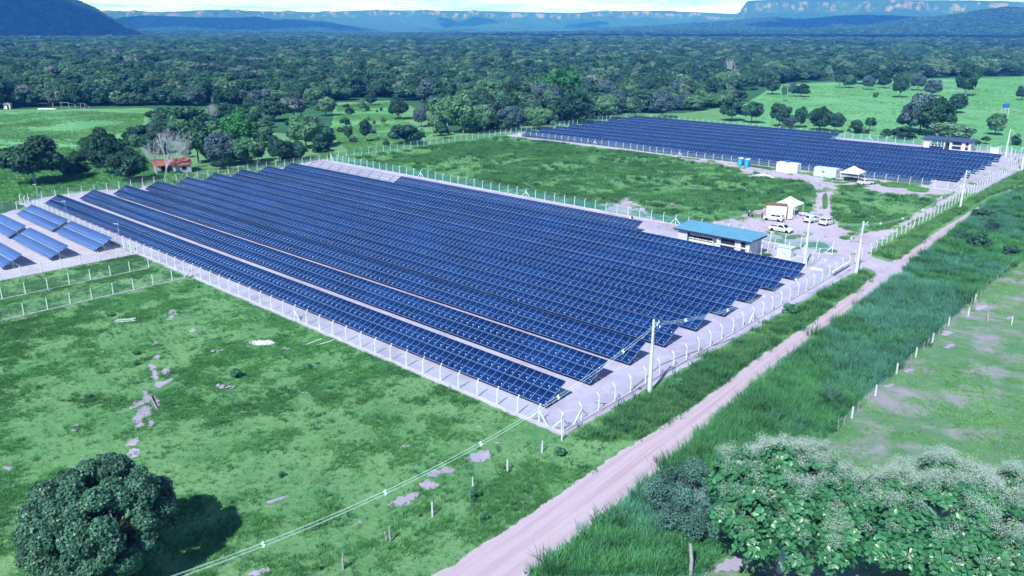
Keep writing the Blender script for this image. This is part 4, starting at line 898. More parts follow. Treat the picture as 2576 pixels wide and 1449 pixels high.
moto('red motorcycle standing on the dirt at the edge of the weeds', -75.1, 155.2, 2.7, RED)
moto('dark motorcycle between the red one and the rusty container', -72.9, 156.0, 1.9, NAVY)
hl = thing('helmet', 'white helmet resting on the red motorcycle', 'helmet', (*W(-75.45, 155.35), 1.07), SA)
g = MB(); g.lathe([(0.11, 0), (0.15, 0.06), (0.165, 0.14), (0.14, 0.23), (0.07, 0.28), (0.01, 0.295)], n=16); g.build('shell', WHITE, hl, smooth=True); g = MB(); g.box((0.12, 0, 0.13), (0.10, 0.2, 0.09)); g.build('visor', GLASS, hl, bevel=0.02)

# cement mixer
mx = thing('cement_mixer', 'white drum cement mixer standing on the bare yard behind the rows', 'cement mixer', (*W(-90.4, 133.2), 0.02), SA)
g = MB(); g.lathe([(0.22, -0.45), (0.42, -0.25), (0.45, 0.1), (0.26, 0.5)], (0.1, 0, 1.0), 18, M=Euler((0, 0.9, -0.5)).to_matrix()); g.build('drum', WHITE, mx, smooth=True)
g = MB(); g.lathe([(0.24, 0.46), (0.27, 0.505), (0.2, 0.51)], (0.1, 0, 1.0), 18, M=Euler((0, 0.9, -0.5)).to_matrix()); g.build('mouth', DARK, mx)
g = MB(); [g.bar((a*0.1, b*0.3, 0.9), (a*0.55-0.1, b*0.42, 0.0), 0.07) for a in (-1, 1) for b in (-1, 1)]; g.bar((-0.55, -0.4, 0.3), (-0.55, 0.4, 0.3), 0.06); g.build('stand', PALE, mx)
for y in (-0.45, 0.45): wheel(mx, -0.75, y, 0.2, 0.08)
g = MB(); g.tube([(-0.5+0.28*math.cos(a), 0.5, 0.95+0.28*math.sin(a)) for a in np.linspace(0, 6.28, 17)], 0.02); g.build('tilt_wheel', PALE, mx)
def heap(name, label, x, y, rx, ry, h, m, seed):
    cx, cy = G(x, y); n = 26; V = [(cx, cy, h)]; F = []
    ex = abs(G(x+rx, y)[0]-cx); ey = abs(G(x, y-ry)[1]-G(x, y+ry)[1])/2
    for i in range(1, 9):
        f = i/8
        for j in range(n):
            a = 2*math.pi*j/n; k = 0.8+0.5*float(fbm(math.cos(a)*1.2+seed, math.sin(a)*1.2, seed, 3)); z = h*(1-f)**1.3*(0.75+0.5*float(vn(math.cos(a)*f*4+seed, math.sin(a)*f*4, seed)))
            V.append((cx+ex*f*k*math.cos(a), cy+ey*f*k*math.sin(a), z-0.02*(i == 8)))
    F3 = np.array([(0, 1+j, 1+(j+1) % n) for j in range(n)]); F4 = np.array([(1+(i-1)*n+j, 1+i*n+j, 1+i*n+(j+1) % n, 1+(i-1)*n+(j+1) % n) for i in range(1, 8) for j in range(n)])
    tag(link(name, nmesh(name, V, [F3, F4], [MATS[m]], smooth=True)), label, 'heap')
heap('sand_pile', 'low pile of white sand on the weeds before the far containers', 1918, 443, 34, 5, 0.7, 'sand', 3)
heap('rubble_heap', 'dark earth heap at the left edge behind the gravel yard', 12, 527, 34, 12, 1.6, 'scrub', 5)
heap('soil_heap', 'pale soil heap beside the rear of the gravel yard', 40, 533, 22, 5, 0.5, 'bare', 6)
for i, (x, y, a) in enumerate([(790, 862, 0.9), (820, 864, 0.75), (312, 808, 0.25), (316, 811, 0.25), (318, 805, 0.25)]):
    p = thing('fence_post', ['concrete post lying on the meadow, left of the pair beside the front fence', 'bent concrete post lying on the meadow beside the front fence', 'lowest of three poles lying on the meadow', 'middle one of three poles lying on the meadow', 'top one of three poles lying on the meadow'][i], 'post', (*G(x, y), 0.12), a, 'loose posts lying in the meadow')
    g = MB(); g.tube([(-1.2, 0, 0), (0.9, 0, 0.02), (1.25, 0.12 if i == 1 else 0.0, 0.06)], 0.075, 5); g.build('shaft', CONCW if i < 2 else PALE, p)
for i, (x, y, s) in enumerate([(548, 884, .7), (568, 975, .9), (718, 880, .5), (190, 1073, .35), (190, 1084, .35), (768, 991, .25), (1255, 1118, .3), (252, 888, .35)]):
    g = MB(); k = max(2, int(s*8))
    for j in range(k): g.box((random.uniform(-s, s), random.uniform(-s, s)*0.6, 0.08+0.03*j), (random.uniform(.2, .6)*s+.15, random.uniform(.2, .5)*s+.1, 0.05), rz=random.uniform(0, 3), rx=random.uniform(-.2, .2))
    tag(g.build('rubble', MATS['bare'], None, (*G(x, y), 0.02)), ['pale broken slabs lying in the meadow left of the white sand', 'heap of dark poles and slabs beside a shrub in the meadow', 'flat pale slab in the meadow right of the white sand', 'upper of two white scraps in the meadow above the big tree', 'lower of two white scraps in the meadow above the big tree', 'tiny white scrap in the middle of the meadow', 'small white scrap near the front fence corner', 'small pale scrap in the upper meadow'][i], 'rubble', 'rubble lying in the meadow')

# ---------------------------------------------------------------- power poles, lines, lamps
def pole(label, x, y, h=8.7, rz=0.0, arm=True):
    r = thing('power_pole', label, 'power pole', (x, y, 0), SA+rz, 'concrete power poles')
    g = MB(); w0, w1 = 0.42, 0.2
    g.add([(a*w0/2, b*w0/2*0.75, 0) for a, b in ((-1, -1), (1, -1), (1, 1), (-1, 1))]+[(a*w1/2, b*w1/2*0.75, h) for a, b in ((-1, -1), (1, -1), (1, 1), (-1, 1))], [(3, 2, 1, 0), (4, 5, 6, 7), (0, 1, 5, 4), (1, 2, 6, 5), (2, 3, 7, 6), (3, 0, 4, 7)])
    for z in np.arange(1.2, h-0.6, 1.1):
        k = w0+(w1-w0)*z/h
        for s in (-1, 1): g.box((0, s*(k*0.375+0.004), z), (k*0.42, 0.02, 0.62), mi=1); g.box((s*(k*0.5+0.004), 0, z), (0.02, k*0.25, 0.5), mi=1)
    g.build('shaft', [CONCW, CONC], r)
    if arm:
        a = MB(); a.bar((0.05, 0, h-0.35), (0.62, 0, h-0.25), 0.07, 0.09); a.bar((0.05, 0, h-0.9), (0.55, 0, h-0.35), 0.05, 0.05); a.build('bracket', STEEL, r)
        for z, xx in ((h-0.1, 0.62), (h-0.45, 0.45), (h-0.62, 0.75)):
            b = MB(); b.lathe([(0.03, -0.14), (0.075, -0.1), (0.05, -0.05), (0.085, 0.0), (0.05, 0.05), (0.07, 0.1), (0.03, 0.15)], (xx, 0, z), 10); b.build('insulator', INSUL, r)
    return r
pole('tall concrete power pole at the front end of the panel rows', *G(1634, 992)); pole('concrete power pole beside the gate of the near yard', *G(2154.5, 687)); pole('concrete power pole on the verge beside the weedy triangle', *G(2414.5, 526)); pole('concrete power pole rising inside the cabinet enclosure', *G(2023, 671), 8.9)
pole('concrete power pole at the right end of the far yard', *W(-55.9, 284.8), 8.6); pole('concrete power pole cut by the right edge beside the far drive', *W(-46.7, 261.5), 8.6, 0.0)
def power_line(label, a, b, sag, spacers=4, offs=((0, .16), (.14, 0), (-.14, 0), (0, -.16))):
    """a, b: world points; four strands kept apart by spacers"""
    a = Vector(a); b = Vector(b); r = thing('power_line', label, 'power line', a, 0, 'power lines')
    d = b-a; sd = Vector((-d.y, d.x, 0)).normalized(); n = 28
    P = lambda f: d*f+Vector((0, 0, -4*sag*f*(1-f)))
    for ox, oz in offs:
        g = MB(); g.tube([P(i/n)+sd*ox*(1.0)+Vector((0, 0, oz)) for i in range(n+1)], 0.011, 4); g.build('cable', WIREM, r)
    for k in range(spacers):
        f = (k+0.6)/(spacers+0.2); c = P(f); g = MB()
        g.bar(c+sd*-.2, c+sd*.2, 0.05); g.bar(c+Vector((0, 0, -.22)), c+Vector((0, 0, .22)), 0.05)
        for ox, oz in offs: g.box(c+sd*ox+Vector((0, 0, oz)), (0.11, 0.11, 0.13))
        g.build('spacer', INSUL, r)
p1 = (*W(-42.3, 68.2), 8.3); p2 = (*W(-42.8, 129.3), 8.3); p3 = (*W(-44.4, 193.9), 8.3); p0 = (*W(-42.6, 5.5), 8.3); p5 = (*W(-46.3, 261.5), 8.3); p4 = (*W(-50.6, 127.2), 8.4)
power_line('bundled power line sagging across the meadow into the foreground', p1, p0, 3.6, 6)
power_line('bundled power line over the ends of the near panel rows', p1, p2, 3.4, 6)
power_line('bundled power line from the gate pole along the drive', p2, p3, 3.0, 5); power_line('bundled power line along the far drive', p3, p5, 3.0, 5)
power_line('short power line from the gate pole to the cabinet pole', p2, p4, 0.5, 0)
power_line('power line from the far yard pole to the right edge pole', p5, (*W(-55.4, 284.8), 8.3), 0.7, 0)
def lamp(u, v, h, label, head=True):
    r = thing('yard_lamp', label, 'lamp post', (*W(u, v), 0), SA, 'thin lamp posts of the gravel yard')
    g = MB(); g.tube([(0, 0, 0), (0, 0, h)], 0.055, 6, r2=0.035); g.build('pole', STEEL, r)
    g = MB(); g.bar((0, 0, h-0.12), (-0.45, -0.2, h-0.05), 0.05); g.box((-0.55, -0.24, h-0.05), (0.45, 0.22, 0.10), rz=0.42); g.build('lamp_head', PALE, r)
    g = MB(); g.box((0, 0.0, h+0.06), (0.16, 0.16, 0.18)); g.build('sensor', WHITE, r)
lamp(-175.9, 55.3, 4.4, 'thin lamp post behind the back table of the gravel yard'); lamp(-144.2, 53.2, 5.2, 'thin lamp post at the front corner of the gravel yard'); lamp(-201.5, 58.0, 4.2, 'thin lamp post at the far left corner of the near yard')
# black cable lying on the yard
cbp = [(1495, 1014), (1530, 1017), (1560, 1006), (1585, 985), (1620, 955), (1660, 920), (1720, 895), (1790, 872), (1850, 850)]
g = MB(); g.tube([(*G(*p), 0.06) for p in cbp], 0.035, 5); tag(g.build('cable', TRIM), 'thin dark cable snaking over the yard beyond the row ends', 'cable')
# ---------------------------------------------------------------- loose wooden posts
def wpost(label, x, y, h, m=None, lean=0.0, group=None, r0=0.08):
    r = thing('wooden_post', label, 'post', (*G(x, y), 0), random.uniform(0, 3), group)
    g = MB(); g.tube([(0, 0, -0.05), (random.uniform(-.02, .02), 0, h*0.5), (lean, 0, h)], [r0, r0*0.95, r0*0.8], 7); g.build('shaft', m or WOOD, r)
FG = ['grey post nearest the bottom edge of the meadow', 'grey post with a short stub at its foot beside the road verge', 'short leaning stub beside the taller grey post', 'pale post between the bare soil patch and the road', 'pale post behind a big grass tuft on the meadow', 'pale post farthest along the wire toward the fence corner', 'pale post just below the fence corner', 'pale thick post touching the fence corner of the near yard']
for i, (x, y) in enumerate([(863.5, 1433), (982, 1363), (972, 1362.5), (1088.3, 1299), (1189.5, 1231.7), (1276.5, 1188), (1363.7, 1138), (1413.5, 1108)]):
    wpost(FG[i], x, y, (1.35, 1.4, 0.9, 1.35, 1.3, 1.25, 1.2, 1.3)[i], WOOD if i < 3 else CONC, (0.05, 0, -0.1, 0, 0, .08, .06, 0)[i], 'loose posts along the road side of the meadow', 0.085)
RP = [(700, 1430), (765, 1375), (840, 1310), (900, 1235), (1005, 1140), (1077, 1085), (1290, 860), (1430, 750), (1482, 700), (1562, 625), (1603, 590), (1650, 550), (1715, 485), (1768, 435), (1813, 380), (1843, 365), (1868, 345), (1945, 275), (2010, 285), (2040, 165), (2078, 145), (2100, 100), (2137, 80)]
RPP = [(1932+0.25*x-0+0, 724.5+0.25*y) for x, y in RP]+[(1932+x/4, 362.25+y/4) for x, y in [(2195, 1440), (2303, 1380), (2345, 1330), (2403, 1280), (2450, 1225), (2503, 1190)]]
thick = {2, 5, 6, 8, 11, 14, 18, 20}
ctk = 0; ctn = 0
for i, (x, y) in enumerate(RPP):
    if i in thick: wpost('thick pale post of the pasture fence along the tall grass', x, y, 1.3, CONC, 0.0, 'thick posts along the tall grass', 0.11)
    else: wpost('thin grey stake of the pasture fence along the tall grass', x, y, 1.15, WOOD, random.uniform(-.1, .1), 'thin stakes along the tall grass', 0.05)
wr = thing('wire_strands', 'thin wire strands strung along the pasture posts', 'wire', (*G(*RPP[0]), 0)); o_ = Vector((*G(*RPP[0]), 0))
for z in (0.45, 0.75, 1.0):
    g = MB(); g.tube([Vector((*G(*p), z))-o_ for p in RPP], 0.007, 3); g.build('strand', STEEL, wr)
wpost('orange brown stake standing alone on the worn pasture', 2483, 808, 1.3, WOODO, 0.05, None, 0.11); wpost('pale stake standing alone right of the brown one', 2543.7, 818, 1.2, CONC, 0.05, None, 0.08)
wpost('old grey trunk stump at the bottom edge under the shrub', 1737, 1447, 2.6, WOOD, 0.2, None, 0.14)
# ---------------------------------------------------------------- far left: cattle pen posts and white trough
cr = thing('cattle_pen', 'thin post and rail pen at the far edge of the left pasture', 'pen', (*G(137, 284), 0)); o_ = Vector((*G(137, 284), 0))
pp = [G(*p) for p in [(137, 284), (157, 281), (176, 283), (193, 288), (206, 284), (217, 286), (229, 294)]]
for p in pp: g = MB(); g.tube([(0, 0, 0), (0, 0, 4.6)], 0.12, 6); g.build('post', WOOD, cr, Vector((*p, 0))-o_)
for z in (2.2, 4.5):
    g = MB(); g.tube([Vector((*p, z))-o_ for p in pp], 0.05, 5); g.build('rail', WOOD, cr)
tr = thing('water_trough', 'long white trough at the far edge of the left pasture', 'trough', (*G(120, 278), 0), -0.05); g = MB(); g.box((0, 0, 0.75), (9.0, 1.2, 0.5)); g.build('basin', WHITE, tr, bevel=0.05)
g = MB(); [g.box((q, 0, 0.25), (0.4, 1.0, 0.5)) for q in (-3.5, 0, 3.5)]; g.build('support', CONC, tr)
tw = thing('tank_stand', 'small blue tank on a post stand in the right pasture', 'tank', (*G(2526, 292), 0), 0.2)
g = MB(); g.lathe([(1.1, 3.6), (1.25, 3.9), (1.3, 5.2), (1.0, 5.5), (0.3, 5.7)], n=18); g.build('tank', CELLB, tw)
for a in (-1, 1):
    for b in (-1, 1): g = MB(); g.tube([(a, b, 0), (a*0.9, b*0.9, 3.5)], 0.12, 6); g.build('leg', CONCW, tw)
g = MB(); g.box((0, 0, 3.53), (2.6, 2.6, 0.14)); g.build('platform', CONC, tw)
# ---------------------------------------------------------------- people
SKIN = mat('skin', (0.32, 0.20, 0.16), 0.6); JEANS = mat('dark_trousers', (0.03, 0.04, 0.10), 0.8); VEST = mat('orange_vest', (0.75, 0.28, 0.16), 0.7); SHIRT = mat('dark_shirt', (0.04, 0.05, 0.09), 0.8); HAIR = mat('dark_hair', (0.015, 0.012, 0.015), 0.7)
def skin(name, joints, bones, mats_, parent, faces=None):
    """body as one continuous surface grown over a skeleton of joints (x,y,z,r)"""
    me = bpy.data.meshes.new(name); me.from_pydata([j[:3] for j in joints], bones, [])
    for m in mats_: me.materials.append(m)
    o = link(name, me, parent); sk = o.modifiers.new('skin', 'SKIN'); sv = me.skin_vertices[0].data
    for i, j in enumerate(joints): sv[i].radius = (j[3], j[3]*(j[4] if len(j) > 4 else 1.0))
    sv[0].use_root = True; ss = o.modifiers.new('sub', 'SUBSURF'); ss.levels = 1; ss.render_levels = 1
    dg = bpy.context.evaluated_depsgraph_get(); m2 = bpy.data.meshes.new_from_object(o.evaluated_get(dg)); o.modifiers.clear(); o.data = m2; m2.name = name
    return o
def person(label, u, v, z0, rz, pose='stand', top=SHIRT, hat=None):
    r = thing('person', label, 'person', (*W(u, v), z0), SA+rz, 'people at the site')
    if pose == 'sit':
        hip = 0.50; J = [(0, 0, hip, .14), (0, 0, hip+.28, .13, .8), (0, 0, hip+.50, .15, .7), (0, .02, hip+.62, .055), (.02, 0, hip+.70, .085), (.02, 0, hip+.80, .095),
             (.08, .10, hip, .09), (.46, .12, hip+.02, .07), (.48, .12, .08, .045), (.62, .12, .05, .04), (.08, -.10, hip, .09), (.46, -.12, hip+.02, .07), (.48, -.12, .08, .045), (.62, -.12, .05, .04)]
        sh = hip+.52; hand = (.40, hip+.16)
    else:
        hip = 0.88; J = [(0, 0, hip, .14), (0, 0, hip+.26, .125, .8), (.02, 0, hip+.50, .15, .7), (.03, 0, hip+.62, .055), (.05, 0, hip+.70, .085), (.05, 0, hip+.80, .095),
             (0, .09, hip-.04, .09), (.03, .11, .46, .065), (-.02, .12, .08, .045), (.12, .13, .04, .04), (0, -.09, hip-.04, .09), (.05, -.11, .46, .065), (.06, -.12, .08, .045), (.20, -.13, .04, .04)]
        sh = hip+.52; hand = (.16, hip-.10)
    B = [(0, 1), (1, 2), (2, 3), (3, 4), (4, 5), (0, 6), (6, 7), (7, 8), (8, 9), (0, 10), (10, 11), (11, 12), (12, 13)]
    for s in (1, -1):
        k = len(J); J += [(0, s*.19, sh, .06), (.05, s*.25, sh-.28, .05), (hand[0], s*.22, hand[1], .036), (hand[0]+.06, s*.22, hand[1]-.06, .04)]; B += [(2, k), (k, k+1), (k+1, k+2), (k+2, k+3)]
        p = len(J)-1
        for q in range(5):
            a = (q-1.6)*0.022; ln = (.055, .075, .08, .075, .06)[q]
            J.append((hand[0]+.06+ln*0.8, s*.22+a+(s*-.03 if q == 0 else 0), hand[1]-.06-ln*0.7, .010)); B.append((p, len(J)-1))
    b = skin('body', J, B, [SKIN], r)
    C_ = [(p[0], p[1], p[2], p[3]*1.12, *(p[4:])) for p in J]
    tp = [C_[0], C_[1], C_[2]]; k = 14
    arms = [C_[14], C_[15], C_[23], C_[24]]
    skin('shirt', tp+arms, [(0, 1), (1, 2), (2, 3), (3, 4), (2, 5), (5, 6)], [top], r)
    L = C_[6:9]+C_[10:13]; skin('trousers', [C_[0]]+L, [(0, 1), (1, 2), (2, 3), (0, 4), (4, 5), (5, 6)], [JEANS], r)
    hd = J[5]; g = MB()
    if hat is None: g.lathe([(.105, -.02), (.112, .04), (.09, .10), (.03, .125)], (hd[0]-.015, 0, hd[2]+.01), 14); g.build('hair', HAIR, r, smooth=True)
    else: g.lathe([(.15, .02), (.12, .03), (.112, .08), (.06, .13), (.02, .14)], (hd[0], 0, hd[2]+.02), 14); g.build('hard_hat', hat, r, smooth=True)
    f = MB(); f.lathe([(.012, -.03), (.02, 0), (.006, .03)], (hd[0]+.10, 0, hd[2]-.01), 8); f.box((hd[0]+.098, 0, hd[2]-.065), (.012, .05, .012)); 
    for s in (1, -1): f.box((hd[0]+.093, s*.035, hd[2]+.02), (.012, .022, .014)); f.box((hd[0], s*.10, hd[2]), (.03, .015, .05))
    f.build('face', SKIN, r)
person('person in dark shirt standing at the bend of the far drive, the left one', -51.2, 274.6, 0.03, 2.0, 'stand', SHIRT, None)
person('person in orange vest standing between two others at the far drive', -50.3, 274.3, 0.03, 2.6, 'stand', VEST, VEST)
person('person in dark shirt standing at the far drive, the right one nearest the pole', -49.7, 275.2, 0.03, 3.5, 'stand', NAVY, VEST)
ch = thing('stool', 'low stool in the shade of the tent behind the rusty container', 'stool', (*W(-68.6, 164.2), 0.03), SA); g = MB(); g.box((0, 0, 0.40), (0.4, 0.4, 0.05)); g.build('seat', WOOD, ch)
for a in (-1, 1):
    for b in (-1, 1): g = MB(); g.bar((a*.16, b*.16, .38), (a*.18, b*.18, 0), 0.04); g.build('leg', WOOD, ch)
person('person in dark clothes sitting in the shade of the tent behind the rusty container', -68.6, 164.2, 0.03, -0.6, 'sit', SHIRT, None)
# ---------------------------------------------------------------- trees
LEAFD = leaf_mat('leaf_forest', [(0.0, (0.020, 0.075, 0.060)), (0.25, (0.050, 0.155, 0.095)), (0.45, (0.028, 0.105, 0.085)), (0.62, (0.085, 0.225, 0.115)), (0.78, (0.055, 0.140, 0.115)), (0.90, (0.140, 0.290, 0.165)), (1.0, (0.150, 0.215, 0.220))])
LEAFN = leaf_mat('leaf_dark', [(0.0, (0.026, 0.092, 0.060)), (1.0, (0.042, 0.125, 0.080))])
LEAFG = leaf_mat('leaf_green', [(0.0, (0.035, 0.19, 0.060)), (1.0, (0.045, 0.21, 0.07))])
LEAFP = leaf_mat('leaf_pale', [(0.0, (0.105, 0.27, 0.14)), (1.0, (0.14, 0.30, 0.18))])
LEAFB = leaf_mat('leaf_blue', [(0.0, (0.075, 0.155, 0.180)), (1.0, (0.10, 0.175, 0.21))])
LEAFBIG = leaf_mat('leaf_big', [(0.0, (0.055, 0.215, 0.095)), (1.0, (0.055, 0.215, 0.095))], 0.36, 0.5, 0.14)
LEAFROUND = leaf_mat('leaf_round', [(0.0, (0.060, 0.165, 0.110)), (1.0, (0.060, 0.165, 0.110))], 0.45, 0.35)
FLOWER = leaf_mat('flower', [(0.0, (0.48, 0.62, 0.56)), (1.0, (0.48, 0.62, 0.56))], 0.9, 0.05, 0.2, 0.6)
BARK = mat('bark', (0.20, 0.21, 0.22), 0.9, 0.1, var=0.4, scale=3, bump=0.4)
BARKW = mat('bark_pale', (0.48, 0.52, 0.62), 0.9, 0.1, var=0.3, scale=2)

def unit(v): return v/np.maximum(np.linalg.norm(v, axis=-1, keepdims=True), 1e-9)
def leaf_quads(r, P, Nn, size, asp=1.0):
    """one leaf card per point, facing Nn"""
    n = len(P); a = unit(np.cross(Nn, unit(r.normal(size=(n, 3))))); b = np.cross(Nn, a); s = (size*r.uniform(0.6, 1.3, n))[:, None]
    V = np.stack([P-a*s-b*s*asp*0.6, P+a*s-b*s*asp*0.6, P+a*s*0.7+b*s*asp*0.7, P-a*s*0.7+b*s*asp*0.7], 1).reshape(-1, 3)
    return V, np.arange(4*n).reshape(n, 4)
def crown(r, rx, rz, zc, n, ls, lumps, lr, flat=0.55, up=0.35, fill=0.5, sides=None):
    """leaf clumps on many small lobes filling an ellipsoid: centre height zc, radii rx, rz"""
    d = unit(r.normal(size=(lumps, 3))); d[:, 2] = np.where(d[:, 2] < 0, d[:, 2]*flat, d[:, 2]); k = r.uniform(fill, 0.92, lumps)[:, None]
    C_ = d*k*np.array([rx, rx, rz]); C_[:, 2] += zc
    lrr = lr*r.uniform(0.65, 1.3, lumps); ltint = r.uniform(0.15, 0.85, lumps)
    i = r.choice(lumps, n, p=lrr**2/np.sum(lrr**2)); u = unit(r.normal(size=(n, 3))+np.array([0, 0, up])); 
    P = C_[i]+u*(lrr[i]*r.uniform(0.72, 1.05, n))[:, None]*np.array([1, 1, 0.82])
    q = (P-np.array([0, 0, zc]))/np.array([rx, rx, rz]); keep = np.linalg.norm(q, axis=1) > 0.42
    P, u, i = P[keep], u[keep], i[keep]
    Nn = unit(u*0.75+r.normal(size=P.shape)*0.55+np.array([0, 0, 0.35])); V, Fq = leaf_quads(r, P, Nn, ls)
    ti = np.clip(ltint[i]+r.normal(0, 0.12, len(P)), 0, 1)
    return V, Fq, ti.repeat(4)
def limbs(r, base, top, r0, n=5, spread=2.0, mb=None, depth=1):
    """tapered trunk with forking limbs"""
    g = mb or MB(); base = Vector(base); top = Vector(top); mid = base.lerp(top, 0.5)+Vector((r.normal(0, .15), r.normal(0, .15), 0))*r0*3
    g.tube([base, mid, top], [r0, r0*0.8, r0*0.55], 7)
    for k in range(n):
        a = 2*math.pi*(k+r.random()*0.6)/n; s = base.lerp(top, r.uniform(0.45, 1.0)); e = s+Vector((math.cos(a)*spread, math.sin(a)*spread, spread*r.uniform(0.5, 1.1)))
        m = s.lerp(e, 0.5)+Vector((0, 0, spread*0.12)); g.tube([s, m, e], [r0*0.42, r0*0.3, r0*0.12], 5)
        if depth > 0:
            for _ in range(2):
                a2 = a+r.normal(0, .8); e2 = m+Vector((math.cos(a2), math.sin(a2), r.uniform(.4, 1)))*spread*0.6; g.tube([m, e2], [r0*.2, r0*.06], 4)
    return g
def bare_branches(r, g, p, d, L, rad, depth, up=0.25, fork=3):
    e = p+d*L; m = p.lerp(e, 0.5)+Vector(r.normal(0, 0.06*L, 3)); g.tube([p, m, e], [rad, rad*0.8, rad*0.6], 5 if rad > .05 else 3, cap=False)
    if depth <= 0: return
    for k in range(fork):
        nd = (d+Vector(r.normal(0, 0.55, 3))+Vector((0, 0, up))).normalized()
        bare_branches(r, g, m.lerp(e, r.uniform(0.3, 1.0)), nd, L*r.uniform(0.62, 0.85), rad*0.58, depth-1, up, fork)
# crown kinds in unit size: radius 1 across, 0..1 from ground to top
def kind_mesh(seed, m, rz=0.40, zc=0.60, n=5200, ls=0.075, lumps=42, lr=0.30, **k):
    r = np.random.default_rng(seed); R0 = 5.0; Hh = 9.0
    V, Fq, ti = crown(r, R0*0.82, Hh*rz, Hh*zc, n, ls*R0, lumps, lr*R0, **k); V = V/np.array([R0, R0, Hh])
    return nmesh('crown', V, Fq, [m], attrs={'tint': ti})
def bare_mesh(seed, m):
    r = np.random.default_rng(seed); g = MB()
    for k in range(3): bare_branches(r, g, Vector((0, 0, 0)), Vector((r.normal(0, .25), r.normal(0, .25), 1)).normalized(), 3.2, 0.20, 4)
    V = np.array(g.v); s = np.array([1/max(1, np.percentile(np.abs(V[:, 0]), 99)), 1/max(1, np.percentile(np.abs(V[:, 1]), 99)), 1/V[:, 2].max()])
    g.v = [tuple(p) for p in V*s]; return g.mesh('crown', m)
def trunk_mesh(seed, m):
    r = np.random.default_rng(seed); g = limbs(r, (0, 0, -0.02*9), (0, 0, 5.0), 0.28, 6, 2.3)
    g.v = [(x/5, y/5, z/9) for x, y, z in g.v]; return g.mesh('trunk', m)
TRK = [trunk_mesh(s, BARK if s < 3 else BARKW) for s in range(4)]
CR = {}
CR['forest'] = [kind_mesh(100+i, LEAFD, rz=[.46, .42, .48, .36, .46, .40, .47, .44][i], zc=[.52, .57, .50, .62, .53, .58, .51, .55][i], lumps=[36, 50, 30, 44, 60, 38, 48, 28][i], lr=[.32, .26, .36, .28, .24, .3, .27, .36][i], fill=0.35 if i % 2 else 0.5) for i in range(8)]
for kd, m_ in (('dark', LEAFN), ('green', LEAFG), ('pale', LEAFP), ('blue', LEAFB)):
    CR[kd] = [kind_mesh(hash(kd) % 97*0+{'dark': 200, 'green': 220, 'pale': 240, 'blue': 260}[kd]+i, m_, rz=[.47, .45][i], zc=[.51, .54][i], n=11000, ls=0.05, lumps=[70, 52][i], lr=[.24, .28][i]) for i in range(2)]
CR['bush'] = [kind_mesh(300+i, LEAFN if i else LEAFD, rz=.52, zc=.42, n=3000, ls=.10, lumps=30, lr=.34, flat=.9) for i in range(2)]
CR['sprig'] = [kind_mesh(310, leaf_mat('leaf_sprig', [(0.0, (0.05, 0.19, 0.09)), (1.0, (0.08, 0.25, 0.12))]), rz=.5, zc=.4, n=900, ls=.16, lumps=14, lr=.4, flat=.9)]
CR['thin'] = [kind_mesh(320, LEAFD, rz=.40, zc=.60, n=1500, ls=.075, lumps=34, lr=.22)]
CR['bare'] = [bare_mesh(340+i, BARKW) for i in range(2)]
trng = np.random.default_rng(55)
def plant(x, y, wd, h, kind, label, group=None, cat='tree', name=None, lean=0.0):
    """x,y on the ground; width and height in metres"""
    bush = kind in ('bush', 'sprig')
    root = thing(name or ('bush' if bush else 'bare_tree' if kind == 'bare' else 'tree'), label, 'bush' if bush else cat, (x, y, 0), trng.uniform(0, 6.28), group)
    v = CR[kind][int(trng.integers(len(CR[kind])))]; s = (wd/2, wd/2, h)
    link('branches' if kind == 'bare' else 'crown', v, root, scale=s)
    if not bush and kind != 'bare': link('trunk', TRK[int(trng.integers(len(TRK)))], root, scale=(wd/2*0.8, wd/2*0.8, h))
    return root
def ptree(px, py, w, h, kind, label, group=None):
    x, y = G(px, py); mpp = (y*math.cos(PITCH)+CAMH*math.sin(PITCH))/FPX
    return plant(x, y, w*mpp, h*mpp*1.03, kind, label, group)
